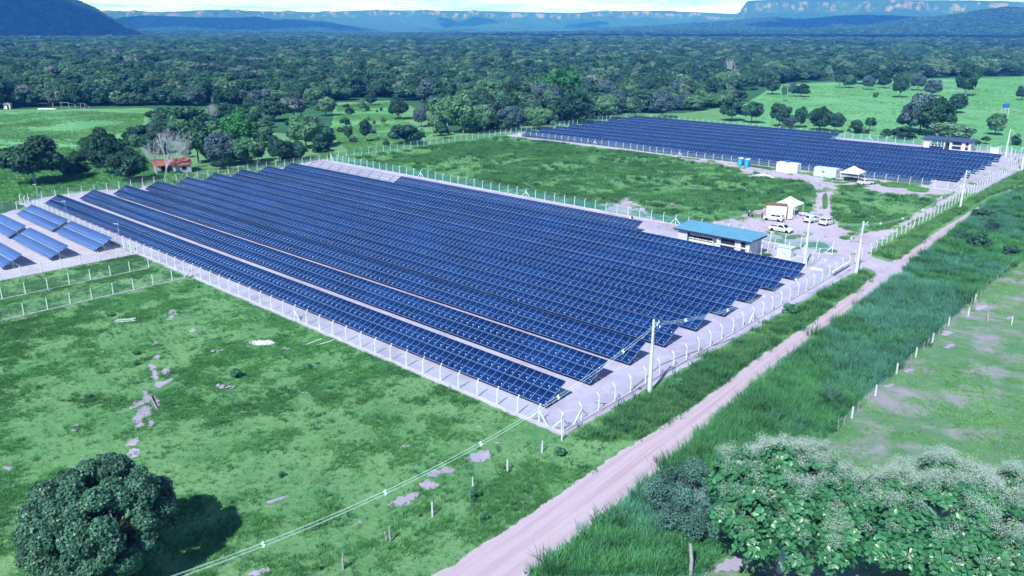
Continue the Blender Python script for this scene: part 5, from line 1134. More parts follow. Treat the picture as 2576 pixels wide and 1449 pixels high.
TL = [
 (91, 463, 176, 112, 'dark', 'big dark round tree at the left edge above the gravel yard'), (272, 440, 96, 108, 'dark', 'dark tree just left of the pale bare tree by the house'), (325, 458, 112, 84, 'dark', 'low dark tree in front of the tiled house, at its left'),
 (172, 440, 40, 42, 'bush', 'low bush in the shade between the two dark trees at the left'), (418, 440, 122, 116, 'bare', 'large pale leafless tree standing before the tiled house'), (394, 436, 50, 84, 'bare', 'smaller pale leafless tree at the left corner of the tiled house'), (470, 425, 44, 92, 'bare', 'pale leafless tree behind the right side of the tiled house'),
 (500, 412, 96, 100, 'forest', 'dark tree right behind the tiled house'), (560, 418, 92, 84, 'blue', 'bluish tree between the house and the bright round tree'), (606, 372, 108, 90, 'green', 'bright green round tree behind the near panel rows'), (622, 420, 76, 70, 'forest', 'loose mid green bush tree below the bright round tree'),
 (704, 410, 66, 64, 'dark', 'dark round shrub tree beside the back fence of the near yard'), (770, 374, 92, 86, 'pale', 'pale green tree with a rounded crown beyond the back fence'), (800, 372, 62, 56, 'pale', 'lower pale green tree leaning out right of the pale rounded one'), (665, 372, 60, 50, 'forest', 'mid green tree filling the gap left of the pale rounded tree'),
 (540, 312, 40, 52, 'bare', 'white dead tree with few forking limbs at the end of the left pasture'), (690, 306, 90, 56, 'dark', 'dark tree in the grove left of the middle clearing'), (740, 302, 84, 52, 'forest', 'bluish dark tree in the grove left of the middle clearing'), (640, 300, 76, 46, 'dark', 'dark spreading tree at the left end of the grove'), (820, 292, 58, 46, 'pale', 'olive tree at the clearing side of the grove'), (430, 322, 80, 44, 'forest', 'low spreading tree at the right end of the left pasture'), (480, 330, 92, 60, 'forest', 'round tree behind the pale leafless tree'), (350, 345, 60, 30, 'bush', 'low bush where the left pasture ends'), (400, 318, 44, 20, 'bush', 'low hedge bush above the right end of the left pasture'), (400, 345, 60, 40, 'blue', 'bluish shrub tree right of the left pasture'),
 (912, 281, 26, 30, 'pale', 'small bright tree alone in the upper part of the clearing'), (935, 266, 34, 34, 'dark', 'dark small tree beside the bright one in the clearing'), (1003, 301, 58, 54, 'dark', 'dark ball shaped tree at the right of the clearing'), (920, 357, 36, 52, 'forest', 'slim dark tree standing in the lower clearing'), (876, 352, 26, 38, 'forest', 'small shrub tree left of the slim one in the clearing'), (965, 318, 20, 26, 'thin', 'tiny sapling in the middle of the clearing'), (942, 318, 12, 16, 'thin', 'thin dry sapling left of the tiny one in the clearing'), (1022, 364, 88, 48, 'forest', 'broad olive bush tree beside the post fence of the clearing'), (1112, 350, 34, 38, 'forest', 'small dark tree close to the fence right of the broad bush'), (1090, 345, 44, 66, 'thin', 'slender loose tree left of the big pale crown'), (1060, 320, 44, 50, 'blue', 'greyish shrub in the right part of the clearing'), (880, 285, 26, 12, 'bush', 'dark low bush at the left rim of the clearing'), (820, 338, 40, 14, 'bush', 'dark low bush below the grove'),
 (1166, 336, 104, 96, 'pale', 'big pale green domed tree at the fence corner of the wood'), (1215, 335, 60, 70, 'pale', 'pale bushy tree right of the big domed one'), (1408, 270, 112, 92, 'green', 'tall bright green tree rising over the wood edge'), (1362, 262, 66, 60, 'green', 'bright green tree joined to the left of the tall bright one'), (1440, 312, 104, 90, 'dark', 'big dark hollow looking tree at the far yard fence'), (1290, 330, 80, 56, 'blue', 'bluish grey tree at the wood edge left of the hollow one'), (1350, 326, 70, 50, 'pale', 'pale bushy tree at the wood edge behind the fence'), (1530, 300, 70, 60, 'pale', 'bright leafy tree behind the rear corner of the far yard'), (1598, 300, 62, 52, 'forest', 'mid green tree at the rear of the far yard'), (1665, 298, 80, 66, 'blue', 'purple grey tree behind the far yard'),
 (1942, 238, 46, 46, 'dark', 'dark tree at the left tip of the right pasture'), (1971, 255, 18, 40, 'thin', 'narrow sapling at the left of the right pasture'), (1992, 243, 26, 34, 'blue', 'bluish small tree beside the round one in the right pasture'), (2014, 244, 50, 30, 'dark', 'low round tree in the left part of the right pasture'), (2111, 222, 34, 36, 'thin', 'slim two stemmed tree along the upper right pasture'), (2135, 222, 40, 34, 'forest', 'leaning tree right of the two stemmed one'), (2178, 212, 80, 46, 'dark', 'wide dark tree at the upper edge of the right pasture'), (2184, 226, 36, 32, 'blue', 'greyish round tree before the wide dark one'), (2222, 222, 36, 30, 'dark', 'dark tree in the middle of the upper right pasture'), (2262, 246, 46, 58, 'dark', 'dark egg shaped tree in the middle of the right pasture'), (2308, 228, 42, 40, 'blue', 'bluish tree behind the egg shaped one'), (2344, 242, 54, 40, 'blue', 'bluish round tree behind the big tree group'), (2270, 215, 60, 36, 'forest', 'spreading tree at the upper edge behind the egg shaped one'), (2200, 254, 18, 22, 'thin', 'very small sapling in the open right pasture'),
 (2428, 242, 66, 82, 'dark', 'tall dark tree with pale stem in the right pasture'), (2312, 338, 96, 100, 'blue', 'big greyish crowned tree of the group behind the far shed'), (2350, 345, 104, 102, 'dark', 'big dark crowned tree of the group behind the far shed'), (2290, 330, 80, 60, 'dark', 'dark spreading tree at the left of the big group'), (2404, 284, 52, 42, 'forest', 'smaller tree leaning out at the right of the big group'), (2390, 356, 110, 46, 'forest', 'low leafy tree behind the far control shed'), (2272, 350, 60, 30, 'bush', 'bush under the left of the big tree group'), (2502, 340, 48, 54, 'forest', 'small tree with a thin stem in the lower right pasture'), (2568, 252, 34, 32, 'dark', 'dark tree cut by the right edge of the pasture'), (2478, 362, 30, 20, 'thin', 'small loose shrub behind the far yard end'), (2555, 365, 26, 26, 'bush', 'dark bush behind the right pole of the far yard'),
 (1960, 320, 56, 56, 'forest', 'dark bushy tree behind the middle of the far yard'), (2012, 322, 34, 56, 'forest', 'pyramid shaped tree behind the far yard'), (2060, 330, 70, 62, 'dark', 'dark tree in the clump behind the far yard end'), (2100, 334, 56, 46, 'forest', 'mid green tree at the right of the clump behind the far yard'), (1985, 322, 40, 30, 'blue', 'bluish bush in the clump behind the far yard'), (2152, 336, 40, 32, 'forest', 'rounded bush tree between the clump and the big group'), (2186, 331, 36, 36, 'thin', 'pale stemmed small tree beside the rounded bush tree'), (2228, 342, 30, 18, 'bush', 'low green bush behind the rear fence of the far yard'), (1890, 310, 60, 50, 'forest', 'loose tree where the wood meets the right pasture'), (1840, 305, 70, 56, 'forest', 'dark tree at the wood corner beside the right pasture')]
for q in TL: ptree(*q)
for i, (x, y, w_, h_, lab) in enumerate([(2495, 548, 30, 18, 'dark bush in the tall grass near the upper right corner of the road'), (2463, 550, 44, 26, 'dark bush on the tall grass strip beside the far road'), (2490, 585, 36, 30, 'round dark bush in the middle of the tall grass strip'), (2392, 607, 14, 10, 'tiny dark bush at the road edge of the tall grass'), (2415, 605, 40, 24, 'bush at the road edge of the tall grass'), (2460, 624, 56, 40, 'dark rounded shrub in the tall grass'), (2540, 645, 40, 30, 'bush at the right edge of the tall grass strip'), (2555, 510, 30, 18, 'bush near the right frame edge in the tall grass'), (2430, 755, 26, 16, 'small leafy bush at the post line')]):
    ptree(x, y, w_, h_, 'bush', lab)
for i, (x, y, w_, h_, lab) in enumerate([(590, 950, 44, 34, 'loose green shrub beside the dark rubble in the meadow'), (775, 928, 34, 22, 'dark green shrub with a twin sprig in the meadow'), (800, 916, 14, 10, 'small sprig right of the dark green shrub'), (708, 1200, 28, 20, 'dark leafy shrub in the meadow right of the big tree shadow'), (1190, 1256, 56, 40, 'big grass clump beside a pale post near the road'), (1405, 1146, 44, 30, 'grass clump below the fence corner'), (1215, 1312, 40, 34, 'grass clump between two posts near the road'), (345, 892, 24, 16, 'small dark shrub in the upper meadow'), (280, 795, 30, 16, 'small dark weed shrub in the upper left meadow'), (225, 1000, 30, 16, 'small dark weed shrub in the left meadow'), (340, 918, 22, 16, 'weed shrub beside the bare path'), (1790, 705, 1, 1, None), (1860, 868, 40, 26, 'grass clump on the verge right of the first pole'), (1700, 975, 60, 40, 'tall grass clump beside the foot of the first pole'), (1985, 790, 60, 36, 'leafy clump on the verge below the third row end')]):
    if lab: ptree(x, y, w_*0.75, h_*0.7, 'sprig', lab)
# thicket between the left pasture and the near yard, and scattered growth in the clearing
for poly, n, lab, grp in (([(185, 385), (330, 352), (380, 300), (560, 285), (700, 310), (840, 335), (830, 400), (720, 408), (520, 432), (480, 405), (380, 385), (360, 430), (190, 452)], 95, 'leafy bush or small tree filling the thicket behind the near yard', 'thicket behind the near yard'),
                          ([(845, 270), (1000, 262), (1100, 300), (1130, 340), (1000, 372), (850, 385)], 26, 'low bush scattered over the clearing behind the fence', 'bushes of the clearing'),
                          ([(1930, 318), (2130, 330), (2440, 352), (2520, 372), (2300, 356), (2100, 343), (1900, 315)], 26, 'low bush along the rear fence of the far yard', 'bushes behind the far yard'),
                          ([(1120, 345), (1330, 326), (1560, 294), (1570, 284), (1330, 312), (1130, 332)], 40, 'bushy small tree lining the fence at the wood edge', 'growth along the fence at the wood edge')):
    P_ = scatter(n, [G(*p) for p in poly])
    for i, (x, y) in enumerate(P_):
        big_ = n in (95, 40)
        wd = trng.uniform(3.0, 8.0) if big_ else trng.uniform(1.2, 3.0); kd = ['bush', 'forest', 'dark', 'bush', 'pale', 'forest'][int(trng.integers(6))] if big_ else 'bush'
        plant(x, y, wd, wd*trng.uniform(0.6, 0.95), kd, lab, grp, name='bush')
# a palm at the wood edge and a young palm in the tall grass
def palm(px, py, h, L, n, lab, stem=0.22, droop=0.9):
    x, y = G(px, py); r = np.random.default_rng(int(px)); root = thing('palm_tree', lab, 'palm', (x, y, 0)); g = MB(); g.tube([(0, 0, 0), (0.1, 0, h*.5), (0, 0, h)], [stem, stem*.8, stem*.7], 8); g.build('trunk', BARKW, root)
    V = []; Fq = []; ti = []
    for k in range(n):
        a = 2*math.pi*k/n+r.normal(0, .2); el = r.uniform(0.1, 1.25); p = np.array([0, 0, h], float); d = np.array([math.cos(a)*math.cos(el), math.sin(a)*math.cos(el), math.sin(el)])
        for s in range(9):
            q = p+d*L/9; sd = unit(np.cross(d, [0, 0, 1.0])); wl = 0.17*L*math.sin(math.pi*(s+1.2)/11)
            for e in (-1, 1):
                for j in (0.1, 0.35, 0.6, 0.85):
                    b = p+(q-p)*j; tip = b+sd*e*wl+d*wl*0.5-np.array([0, 0, wl*.35]); i0 = len(V); w_ = L*0.010; V += [b-d*w_, b+d*w_, tip+d*w_*.3, tip-d*w_*.3]; Fq.append((i0, i0+1, i0+2, i0+3)); ti += [0.5+r.normal(0, .15)]*4
            d = unit(d-np.array([0, 0, droop/9])); p = q
    link('fronds', nmesh('fronds', V, np.array(Fq), [LEAFN], attrs={'tint': ti}), root)
palm(1276, 286, 8.5, 4.0, 16, 'tall slender palm rising at the edge of the wood'); palm(2087, 1022, 0.5, 2.1, 20, 'young dark palm growing in the tall grass by the post line', 0.12, 1.1)

# ---- the round dark tree in the left foreground
def round_tree():
    r = np.random.default_rng(9); cx, cy = G(250, 1315, 4.6)
    root = thing('round_tree', 'large round dark leaved tree in the bottom left corner of the meadow', 'tree', (cx, cy, 0))
    V, Fq, ti = crown(r, 5.15, 4.3, 4.6, 90000, 0.095, 170, 0.80, flat=0.85, up=0.3, fill=0.78)
    link('crown', nmesh('crown', V, Fq, [LEAFROUND], attrs={'tint': ti}), root)
    limbs(r, (0, 0, -.1), (0.2, 0, 3.6), 0.38, 9, 2.6).build('trunk', BARK, root)
round_tree()
# ---- broad leaved flowering trees in the right foreground
def rosettes(r, P, up, nl, ll):
    """whorls of big leaves, each leaf folded along its rib"""
    n = len(P); N = n*nl; Pp = P.repeat(nl, 0); ax = unit(up).repeat(nl, 0); t1 = unit(np.cross(ax, np.array([0.3, 0.8, 0.5]))); t2 = np.cross(ax, t1)
    a = (np.arange(N) % nl)*2*math.pi/nl+r.normal(0, .25, N); rad = t1*np.cos(a)[:, None]+t2*np.sin(a)[:, None]; el = r.uniform(-0.25, 0.65, N)[:, None]
    d = unit(rad*np.cos(el)+ax*np.sin(el)); sd = unit(np.cross(ax, d)); nn = np.cross(d, sd); L = (ll*r.uniform(0.65, 1.2, N))[:, None]; wd = L*0.30
    b = Pp+d*L*0.12; m = Pp+d*L*0.62-nn*L*0.02; tp = Pp+d*L-nn*L*0.12
    V = np.stack([b, m-sd*wd+nn*L*.07, tp, m+sd*wd+nn*L*.07, m], 1).reshape(-1, 3); i = np.arange(N)*5
    F3 = np.concatenate([np.stack([i, i+1, i+4], 1), np.stack([i+1, i+2, i+4], 1), np.stack([i+2, i+3, i+4], 1), np.stack([i+3, i, i+4], 1)])
    ti = np.clip((r.uniform(0.25, 0.75, n).repeat(nl)+r.normal(0, .15, N)), 0, 1).repeat(5)
    return V, F3, ti
def flower_tree(px, py, zt, R0, Hc, seed, lab, nros, nfl, flside):
    r = np.random.default_rng(seed); cx, cy = G(px, py, zt)
    root = thing('flowering_tree', lab, 'tree', (cx, cy, 0), 0, 'flowering trees in the right foreground')
    lum = 70; d = unit(r.normal(size=(lum, 3))); d[:, 2] = np.abs(d[:, 2])*0.9-0.25; C_ = d*np.array([R0, R0, Hc])*r.uniform(.5, .88, lum)[:, None]; C_[:, 2] += zt
    i = r.integers(lum, size=nros); u = unit(r.normal(size=(nros, 3))+np.array([0, 0, .45])); P = C_[i]+u*(1.25*r.uniform(.6, 1.1, nros))[:, None]
    q = (P-[0, 0, zt])/[R0, R0, Hc]; k = (np.linalg.norm(q, axis=1) > .55) & (P[:, 2] > 1.2); P, u = P[k], u[k]
    V, F3, ti = rosettes(r, P, unit(u+np.array([0, 0, .5])), 7, 0.52); link('crown', nmesh('crown', V, F3, [LEAFBIG], attrs={'tint': ti}), root)
    # pale flower panicles standing above the leaves, denser on the far right side
    sc_ = (u[:, 2]*0.9+(P[:, 0]*flside[0]+P[:, 1]*flside[1])/R0*0.8+r.normal(0, .35, len(P))); o = np.argsort(-sc_)[:nfl]; Fp = P[o]+u[o]*0.25+np.array([0, 0, .18]); m = 260
    pts = Fp.repeat(m, 0)+unit(r.normal(size=(len(Fp)*m, 3)))*(r.uniform(0.1, 1, len(Fp)*m)**.5*0.58)[:, None]*np.array([1, 1, .8]); nn = unit(r.normal(size=pts.shape)+[0, 0, .4])
    V, Fq = leaf_quads(r, pts, nn, 0.024); link('flowers', nmesh('flowers', V, Fq, [FLOWER], attrs={'tint': np.clip(.5+r.normal(0, .25, len(pts)), 0, 1).repeat(4)}), root)
    g = limbs(r, (0, 0, -.1), (0.2, 0.1, zt*0.8), 0.30, 10, R0*0.55); 
    for k in range(40):
        c = Vector(P[int(r.integers(len(P)))]); g.tube([Vector((0, 0, zt*.6)).lerp(c, .45), c], [.05, .02], 4)
    g.build('trunk', BARKW, root)
flower_tree(1985, 1255, 6.2, 6.1, 5.0, 21, 'broad leaved flowering tree in the right foreground, the left one with more green leaves', 3600, 330, (0.2, 0.5)); flower_tree(2450, 1345, 6.2, 8.4, 5.0, 22, 'broad leaved flowering tree at the bottom right corner, covered in pale flower heads', 5600, 900, (0.5, 0.7))
def twig_shrub():
    r = np.random.default_rng(33); cx, cy = G(1755, 1270, 1.6); root = thing('twiggy_shrub', 'bluish small leaved twiggy shrub left of the flowering trees', 'shrub', (cx, cy, 0))
    V, Fq, ti = crown(r, 4.6, 2.7, 2.2, 30000, 0.07, 100, 0.8, flat=.8, fill=.4); Vb, Fb, tb = V, Fq, ti
    link('crown', nmesh('crown', V, Fq, [leaf_mat('leaf_shrub', [(0, (0.085, 0.20, 0.17)), (1, (0.085, 0.20, 0.17))])], attrs={'tint': ti}), root)
    g = MB()
    for k in range(9):
        a = k*.7; bare_branches(r, g, Vector((0, 0, 0)), Vector((math.cos(a)*.8, math.sin(a)*.8, .8)).normalized(), 1.6, 0.05, 3, 0.15)
    g.build('branches', BARKW, root)
twig_shrub()

# ---------------------------------------------------------------- the wood: edge trees as things, the rest as one mass
EDGE = [(-700, 279), (0, 274), (120, 271), (235, 269), (330, 270), (400, 268), (520, 268), (640, 280), (760, 272), (840, 256), (870, 249), (1000, 248), (1060, 262), (1130, 322), (1330, 315), (1420, 300), (1560, 288), (1700, 284), (1850, 264), (1890, 245), (1950, 211), (2100, 204), (2250, 199), (2576, 192), (3400, 188)]
ex = np.array([e[0] for e in EDGE]); ey = np.array([e[1] for e in EDGE])
frng = np.random.default_rng(77); pts = []
for d0, d1, s in ((200, 800, 8.6), (800, 1600, 11.0), (1600, 3750, 16.0)):
    X, Y = np.meshgrid(np.arange(-d1*0.78, d1*0.78, s), np.arange(max(150, d0*0.7), d1, s)); X = X.ravel()+frng.uniform(-.48, .48, X.size)*s; Y = Y.ravel()+frng.uniform(-.48, .48, Y.size)*s
    dd = np.hypot(X, Y); k = (dd >= d0) & (dd < d1); X, Y, dd = X[k], Y[k], dd[k]; px, py = PXY(X, Y)
    k = (py < np.interp(px, ex, ey)-1.0) & (px > -650) & (px < 3250); X, Y, px, py = X[k], Y[k], px[k], py[k]
    for poly in ([(2085, 127), (2180, 117), (2290, 118), (2275, 126), (2180, 130)], [(2470, 130), (2495, 119), (2600, 122), (2800, 128), (2800, 138), (2560, 136)], [(855, 93), (900, 88), (1085, 89), (1065, 92.4)]):
        k = ~inpoly(px, py, poly); X, Y, px, py = X[k], Y[k], px[k], py[k]
    sz = s*(0.75+1.25*frng.random(len(X))**1.6); h = (6.0+5.5*frng.random(len(X))**1.3)*(0.75+0.25*sz/s)*(1+0.25*(fbm(X*.01, Y*.01, 3, 3)-.5))*(1.0 if s < 12 else 1.15)
    k = fbm(X*.02, Y*.02, 8, 3) > 0.30; pts.append(np.column_stack([X, Y, sz, h, px, py])[k])
PT = np.concatenate(pts); PT = PT[np.argsort(np.hypot(PT[:, 0], PT[:, 1]))]
inview = (PT[:, 4] > -10) & (PT[:, 4] < 2586); near = np.where(inview)[0][:205]
for i in near:
    x, y, sz, h = PT[i, :4]; kd = ['forest', 'forest', 'forest', 'dark', 'forest', 'pale', 'blue'][int(frng.integers(7))]
    plant(x, y, sz*1.1, h, kd, 'leafy tree standing in the front ranks of the wood behind the fields', 'trees in the front ranks of the wood')
for px, py, w_, h_, lab in [(336, 170, 44, 30, 'pale grey leafless crown in the middle of the wood at the left'), (1832, 205, 38, 60, 'pale grey leafless tree standing tall in the wood at the right'), (1240, 205, 60, 30, 'pale lilac leafless tree in the grey patch of the wood'), (1205, 203, 50, 26, 'smaller lilac leafless tree at the left of the grey patch'), (1275, 206, 50, 26, 'lilac leafless tree at the right of the grey patch'), (735, 175, 40, 24, 'grey leafless tree in the left centre of the wood')]:
    ptree(px, py+8, w_, h_+6, 'bare', lab)
# ---------------------------------------------------------------- hills
def hill_mat():
    m = bpy.data.materials.new('wooded_hill'); m.use_nodes = True
    t = NT(m.node_tree); b = t.n['Principled BSDF']; b.inputs['Roughness'].default_value = 0.95; b.inputs['Specular IOR Level'].default_value = 0.05
    g = t.add('ShaderNodeNewGeometry'); P = g.outputs['Position']; nz = t.add('ShaderNodeSeparateXYZ', {0: g.outputs['True Normal']}).outputs[2]
    n1 = t.noise(P, 0.0035, 5.0, 0.6); n2 = t.noise(P, 0.05, 4.0, 0.65); n3 = t.noise(P, 0.013, 5.0, 0.6)
    vo = t.add('ShaderNodeTexVoronoi', {'Vector': P, 'Scale': 0.09}).outputs['Distance']
    c = t.mix(t.band(n1, 0.38, 0.64), (0.030, 0.095, 0.075, 1), (0.050, 0.130, 0.090, 1))
    c = t.mix(t.math('MULTIPLY', t.band(n2, 0.4, 0.68), 0.6), c, (0.078, 0.165, 0.12, 1))
    c = _mul(t, c, t.math('SUBTRACT', 1.2, t.math('MULTIPLY', vo, 0.8)))
    rk = t.mix(t.band(n2, 0.35, 0.65), (0.52, 0.34, 0.22, 1), (0.42, 0.36, 0.34, 1))
    rock = t.math('MULTIPLY', t.band(nz, 0.80, 0.55), t.math('MULTIPLY', t.band(n3, 0.50, 0.62), 0.55))
    c = t.mix(rock, c, rk); t.l.new(c, b.inputs['Base Color'])
    bn = t.add('ShaderNodeBump', {'Strength': 1.0, 'Distance': 5.0, 'Height': t.math('ADD', n2, t.math('MULTIPLY', vo, -0.6))}); t.l.new(bn.outputs[0], b.inputs['Normal'])
    return m
HILLM = hill_mat(); HT = []
def ridge(prof, dist, run, back, shape, seed, nx=420, nt=56, rough=1.0, base=-3.0, trees=0):
    """crest line given as photo points at a distance; slopes fall forward over run and back over back metres.
    shape: (fraction of the run, fraction of the height) from foot to crest"""
    pxs = np.array([p[0] for p in prof], float); pys = np.array([p[1] for p in prof], float); X = np.linspace(pxs[0], pxs[-1], nx); Yc = np.interp(X, pxs, pys)
    ker = np.ones(5)/5; Ys = np.convolve(np.pad(Yc, 2, 'edge'), ker, 'valid'); Yc = 0.5*Yc+0.5*Ys
    wob = (fbm(X*0.004, np.zeros(nx)+seed, seed, 4)-0.5)*2*0.035*rough
    V = np.zeros((nt+14, nx, 3)); sf = np.array([s[0] for s in shape]); sh = np.array([s[1] for s in shape])
    for j in range(nx):
        d = RAY(X[j], Yc[j]); dh = np.array([d[0], d[1]])/np.hypot(d[0], d[1]); D0 = dist*(1+wob[j]); zc_ = CAMH+d[2]/np.hypot(d[0], d[1])*D0
        for i in range(nt+14):
            if i < nt: f = np.interp(i/(nt-1), [0, .55, .85, 1], [0, .76, .93, 1]); r_ = D0-run*(1-f); hh = base+(zc_-base)*np.interp(f, sf, sh)
            else: f = (i-nt+1)/14; r_ = D0+back*f; hh = zc_+(base-12-zc_)*f**1.5
            V[i, j] = (dh[0]*r_, dh[1]*r_, hh)
    i = np.arange(nt+14)[:, None]; env = np.where(i < nt, np.sin(np.pi*np.clip(i/(nt-1), 0, 1))**0.7, 0.15)
    amp = (V[nt-1, :, 2]-base)[None, :]
    gul = fbm(V[:, :, 0]*.0045+V[:, :, 1]*.0012, V[:, :, 1]*.0013, seed+3, 6, .58)-0.5
    V[:, :, 2] += gul*env*amp*0.60*rough+(fbm(V[:, :, 0]*.02, V[:, :, 1]*.02, seed+9, 3)-.5)*env*9*rough
    crest = (fbm(X*0.35, np.zeros(nx), seed+1, 3)-.5)*7; V[nt-1, :, 2] += crest*0.6
    if trees:
        q = frng.uniform(0, 1, (trees, 2))*[nt-2, nx-2]; i0 = q.astype(int); f = q-i0; A_ = V[i0[:, 0], i0[:, 1]]; HT.append(A_+(V[i0[:, 0]+1, i0[:, 1]]-A_)*f[:, :1]+(V[i0[:, 0], i0[:, 1]+1]-A_)*f[:, 1:])
    a = (np.arange(nt+13)[:, None]*nx+np.arange(nx-1)[None, :]).ravel(); Fq = np.stack([a, a+1, a+nx+1, a+nx], 1)
    o = link('hill', nmesh('hill', V.reshape(-1, 3), Fq, [HILLM], smooth=True)); return tag(o, kind='structure')
SOFT = [(0, 0), (.25, .10), (.5, .34), (.75, .68), (.9, .9), (1, 1)]; CLIFF = [(0, 0), (.3, .14), (.6, .36), (.80, .52), (.90, .64), (.908, .93), (1, 1)]
ridge([(-900, 18), (-300, 22), (200, 27), (255, 28), (320, 30), (420, 31), (520, 25), (640, 28), (800, 31), (930, 26), (1100, 27), (1200, 28), (1290, 30), (1400, 32), (1445, 33), (1500, 29), (1600, 28), (1690, 27), (1708, 30), (1760, 31), (1835, 35), (1900, 34), (2300, 30), (3400, 30)], 10400, 2700, 1200, CLIFF, 11, nx=620)
ridge([(1780, 66), (1835, 46), (1852, 36), (1862, 30), (1868, 18), (1876, 6), (1884, 2), (1900, 1), (1960, -2), (2100, -3), (2300, 0), (2440, 1), (2520, 3), (2600, 6), (2800, 10), (3400, 16)], 9000, 2200, 1200, CLIFF, 23, nx=520, rough=0.8)
ridge([(-1400, -160), (-700, -140), (-200, -105), (0, -62), (90, -30), (170, -8), (200, 5), (232, 18), (262, 37), (300, 60), (345, 82), (400, 94)], 4500, 1150, 1300, [(0, 0), (.3, .2), (.55, .46), (.78, .70), (.795, .80), (1, 1)], 37, nx=420, rough=1.0, trees=22000)
ridge([(240, 60), (300, 48), (360, 42), (440, 44), (500, 46), (640, 45), (700, 53), (720, 51), (820, 57), (860, 63), (930, 74), (1000, 86)], 7200, 1100, 800, SOFT, 41, nx=320, trees=12000)
ridge([(1380, 88), (1480, 76), (1560, 70), (1640, 66), (1700, 62), (1800, 56), (1932, 46), (2020, 50), (2090, 44), (2190, 40), (2265, 42), (2350, 50), (2450, 60), (2600, 70), (2800, 80)], 6600, 1300, 800, SOFT, 53, nx=380, rough=0.8, trees=16000)
ridge([(1980, 90), (2100, 76), (2200, 64), (2300, 47), (2400, 38), (2480, 26), (2530, 20), (2576, 22), (2700, 14), (3000, 20), (3500, 60)], 5200, 1300, 900, SOFT, 67, nx=380, rough=0.8, trees=20000)
ridge([(-500, 88), (200, 83), (500, 82), (800, 84), (1000, 85), (1150, 84), (1400, 82), (1700, 80), (1900, 78), (2300, 72), (2600, 76), (3300, 84)], 4300, 560, 900, SOFT, 71, nx=360, nt=24, rough=0.5, trees=14000)
rest = np.ones(len(PT), bool); rest[near] = False; FP = PT[rest]
hp = np.concatenate(HT); hs = frng.uniform(12, 24, len(hp)); FP = np.column_stack([FP[:, :4], np.zeros(len(FP))]); FP = np.concatenate([FP, np.column_stack([hp[:, :2], hs, frng.uniform(7, 12, len(hp)), hp[:, 2]-2.0])])
kcol = bpy.data.collections.new('crown_kinds')
for k_ in range(8):                                  # the first tree of each crown kind also serves as the pattern for the mass
    o = next(o for o in COL.objects if o.data is CR['forest'][k_]); kcol.objects.link(o)
fm = bpy.data.meshes.new('forest'); fm.vertices.add(len(FP)); fm.vertices.foreach_set('co', np.column_stack([FP[:, 0], FP[:, 1], FP[:, 4]]).astype(np.float32).ravel())
at = fm.attributes.new('size', 'FLOAT_VECTOR', 'POINT'); at.data.foreach_set('vector', np.column_stack([FP[:, 2]/2*1.1, FP[:, 2]/2*1.1, FP[:, 3]]).astype(np.float32).ravel())
at = fm.attributes.new('turn', 'FLOAT', 'POINT'); at.data.foreach_set('value', frng.uniform(0, 6.28, len(FP)).astype(np.float32))
at = fm.attributes.new('pick', 'INT', 'POINT'); at.data.foreach_set('value', frng.integers(0, 8, len(FP)).astype(np.int32))
fo = link('forest', fm); tag(fo, 'dense mixed woodland stretching to the foot of the hills', None, None, 'stuff')
ng = bpy.data.node_groups.new('forest', 'GeometryNodeTree'); ng.interface.new_socket('Geometry', in_out='INPUT', socket_type='NodeSocketGeometry'); ng.interface.new_socket('Geometry', in_out='OUTPUT', socket_type='NodeSocketGeometry')
t = NT(ng); gi = t.add('NodeGroupInput'); go = t.add('NodeGroupOutput'); ci = t.add('GeometryNodeCollectionInfo'); ci.inputs['Collection'].default_value = kcol; ci.inputs['Separate Children'].default_value = True; ci.inputs['Reset Children'].default_value = True
def named(n, dt): q = t.add('GeometryNodeInputNamedAttribute', data_type=dt); q.inputs[0].default_value = n; return next(o for o in q.outputs if o.enabled and o.name == 'Attribute')
ip = t.add('GeometryNodeInstanceOnPoints'); t.l.new(gi.outputs[0], ip.inputs['Points']); t.l.new(ci.outputs[0], ip.inputs['Instance']); ip.inputs['Pick Instance'].default_value = True
t.l.new(named('pick', 'INT'), ip.inputs['Instance Index']); t.l.new(named('size', 'FLOAT_VECTOR'), ip.inputs['Scale'])
cx_ = t.add('ShaderNodeCombineXYZ'); t.l.new(named('turn', 'FLOAT'), cx_.inputs[2]); t.l.new(cx_.outputs[0], ip.inputs['Rotation']); t.l.new(ip.outputs[0], go.inputs[0])
fo.modifiers.new('forest', 'NODES').node_group = ng

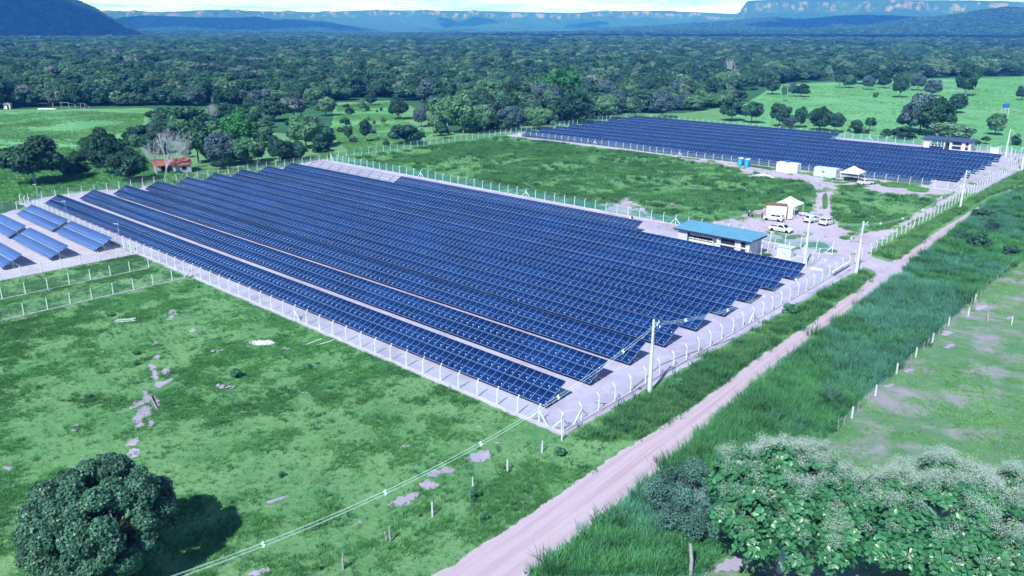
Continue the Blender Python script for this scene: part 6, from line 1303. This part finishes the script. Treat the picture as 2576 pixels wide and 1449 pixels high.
# ---------------------------------------------------------------- clouds overhead, out of the frame, whose shadows lie on the hills and the far wood
CLOUDM = mat('cloud', (0.85, 0.86, 0.88), 1.0, 0.0); CH = 1900.0; cv = []; cf_ = []; crn = np.random.default_rng(4)
ico = bmesh.new(); bmesh.ops.create_icosphere(ico, subdivisions=3, radius=1.0); IV = np.array([v.co[:] for v in ico.verts]); IF = np.array([[v.index for v in f.verts] for f in ico.faces]); ico.free()
def cloud_over(px, py, dist, a, b, n=10):
    """puffs whose shadow falls round a spot seen at photo px,py at a distance; a across, b along the view"""
    d = RAY(px, py); hd = np.array([d[0], d[1]])/np.hypot(d[0], d[1]); spot = np.array([*hd*dist, max(0, CAMH+d[2]/np.hypot(d[0], d[1])*dist)]); s = np.array(SDIR); c = spot+s*(CH-spot[2])/s[2]; sd = np.array([hd[1], -hd[0]])
    for k in range(n):
        o = crn.uniform(-.85, .85, 2); o = o/max(1, np.hypot(*o)); q = c.copy(); q[:2] += sd*o[0]*a+hd*o[1]*b
        k_ = 0.42*crn.uniform(.7, 1.2); rr = IV*(1+0.28*(fbm(IV[:, 0]*2+k, IV[:, 1]*2+IV[:, 2]*2, 5+k, 3)-.5)[:, None]*2); V = rr[:, :1]*np.array([*sd, 0])*a*k_*1.25+rr[:, 1:2]*np.array([*hd, 0])*b*k_*1.25+rr[:, 2:]*np.array([0, 0, 70.0])+q
        cf_.append(IF+sum(len(v) for v in cv)); cv.append(V)
cloud_over(10, 40, 3900, 330, 600, 16); cloud_over(600, 62, 6900, 800, 450, 18); cloud_over(1980, 98, 3250, 1250, 420, 36); cloud_over(2140, 56, 6300, 480, 350, 12); cloud_over(1478, 44, 9300, 240, 450, 8); cloud_over(1160, 42, 9300, 300, 450, 8); cloud_over(1120, 70, 8200, 250, 250, 6)
tag(link('clouds', nmesh('clouds', np.concatenate(cv), np.concatenate(cf_), [CLOUDM], smooth=True)), 'white cumulus clouds drifting over the hills', None, None, 'stuff')
# ---------------------------------------------------------------- the air
hm = bpy.data.materials.new('haze'); hm.use_nodes = True; t = NT(hm.node_tree); t.n.clear()
pv = t.add('ShaderNodeVolumePrincipled', {'Color': (0.05, 0.25, 1.0, 1), 'Absorption Color': (1, 1, 1, 1), 'Density': 0.00016, 'Anisotropy': -0.35}); t.l.new(pv.outputs[0], t.add('ShaderNodeOutputMaterial').inputs['Volume'])
hz = MB(); hz.box((0, 6050, 429.5), (18200, 12700, 861)); tag(hz.build('haze', hm), 'pale blue haze filling the valley', None, None, 'stuff')
bpy.context.view_layer.update()
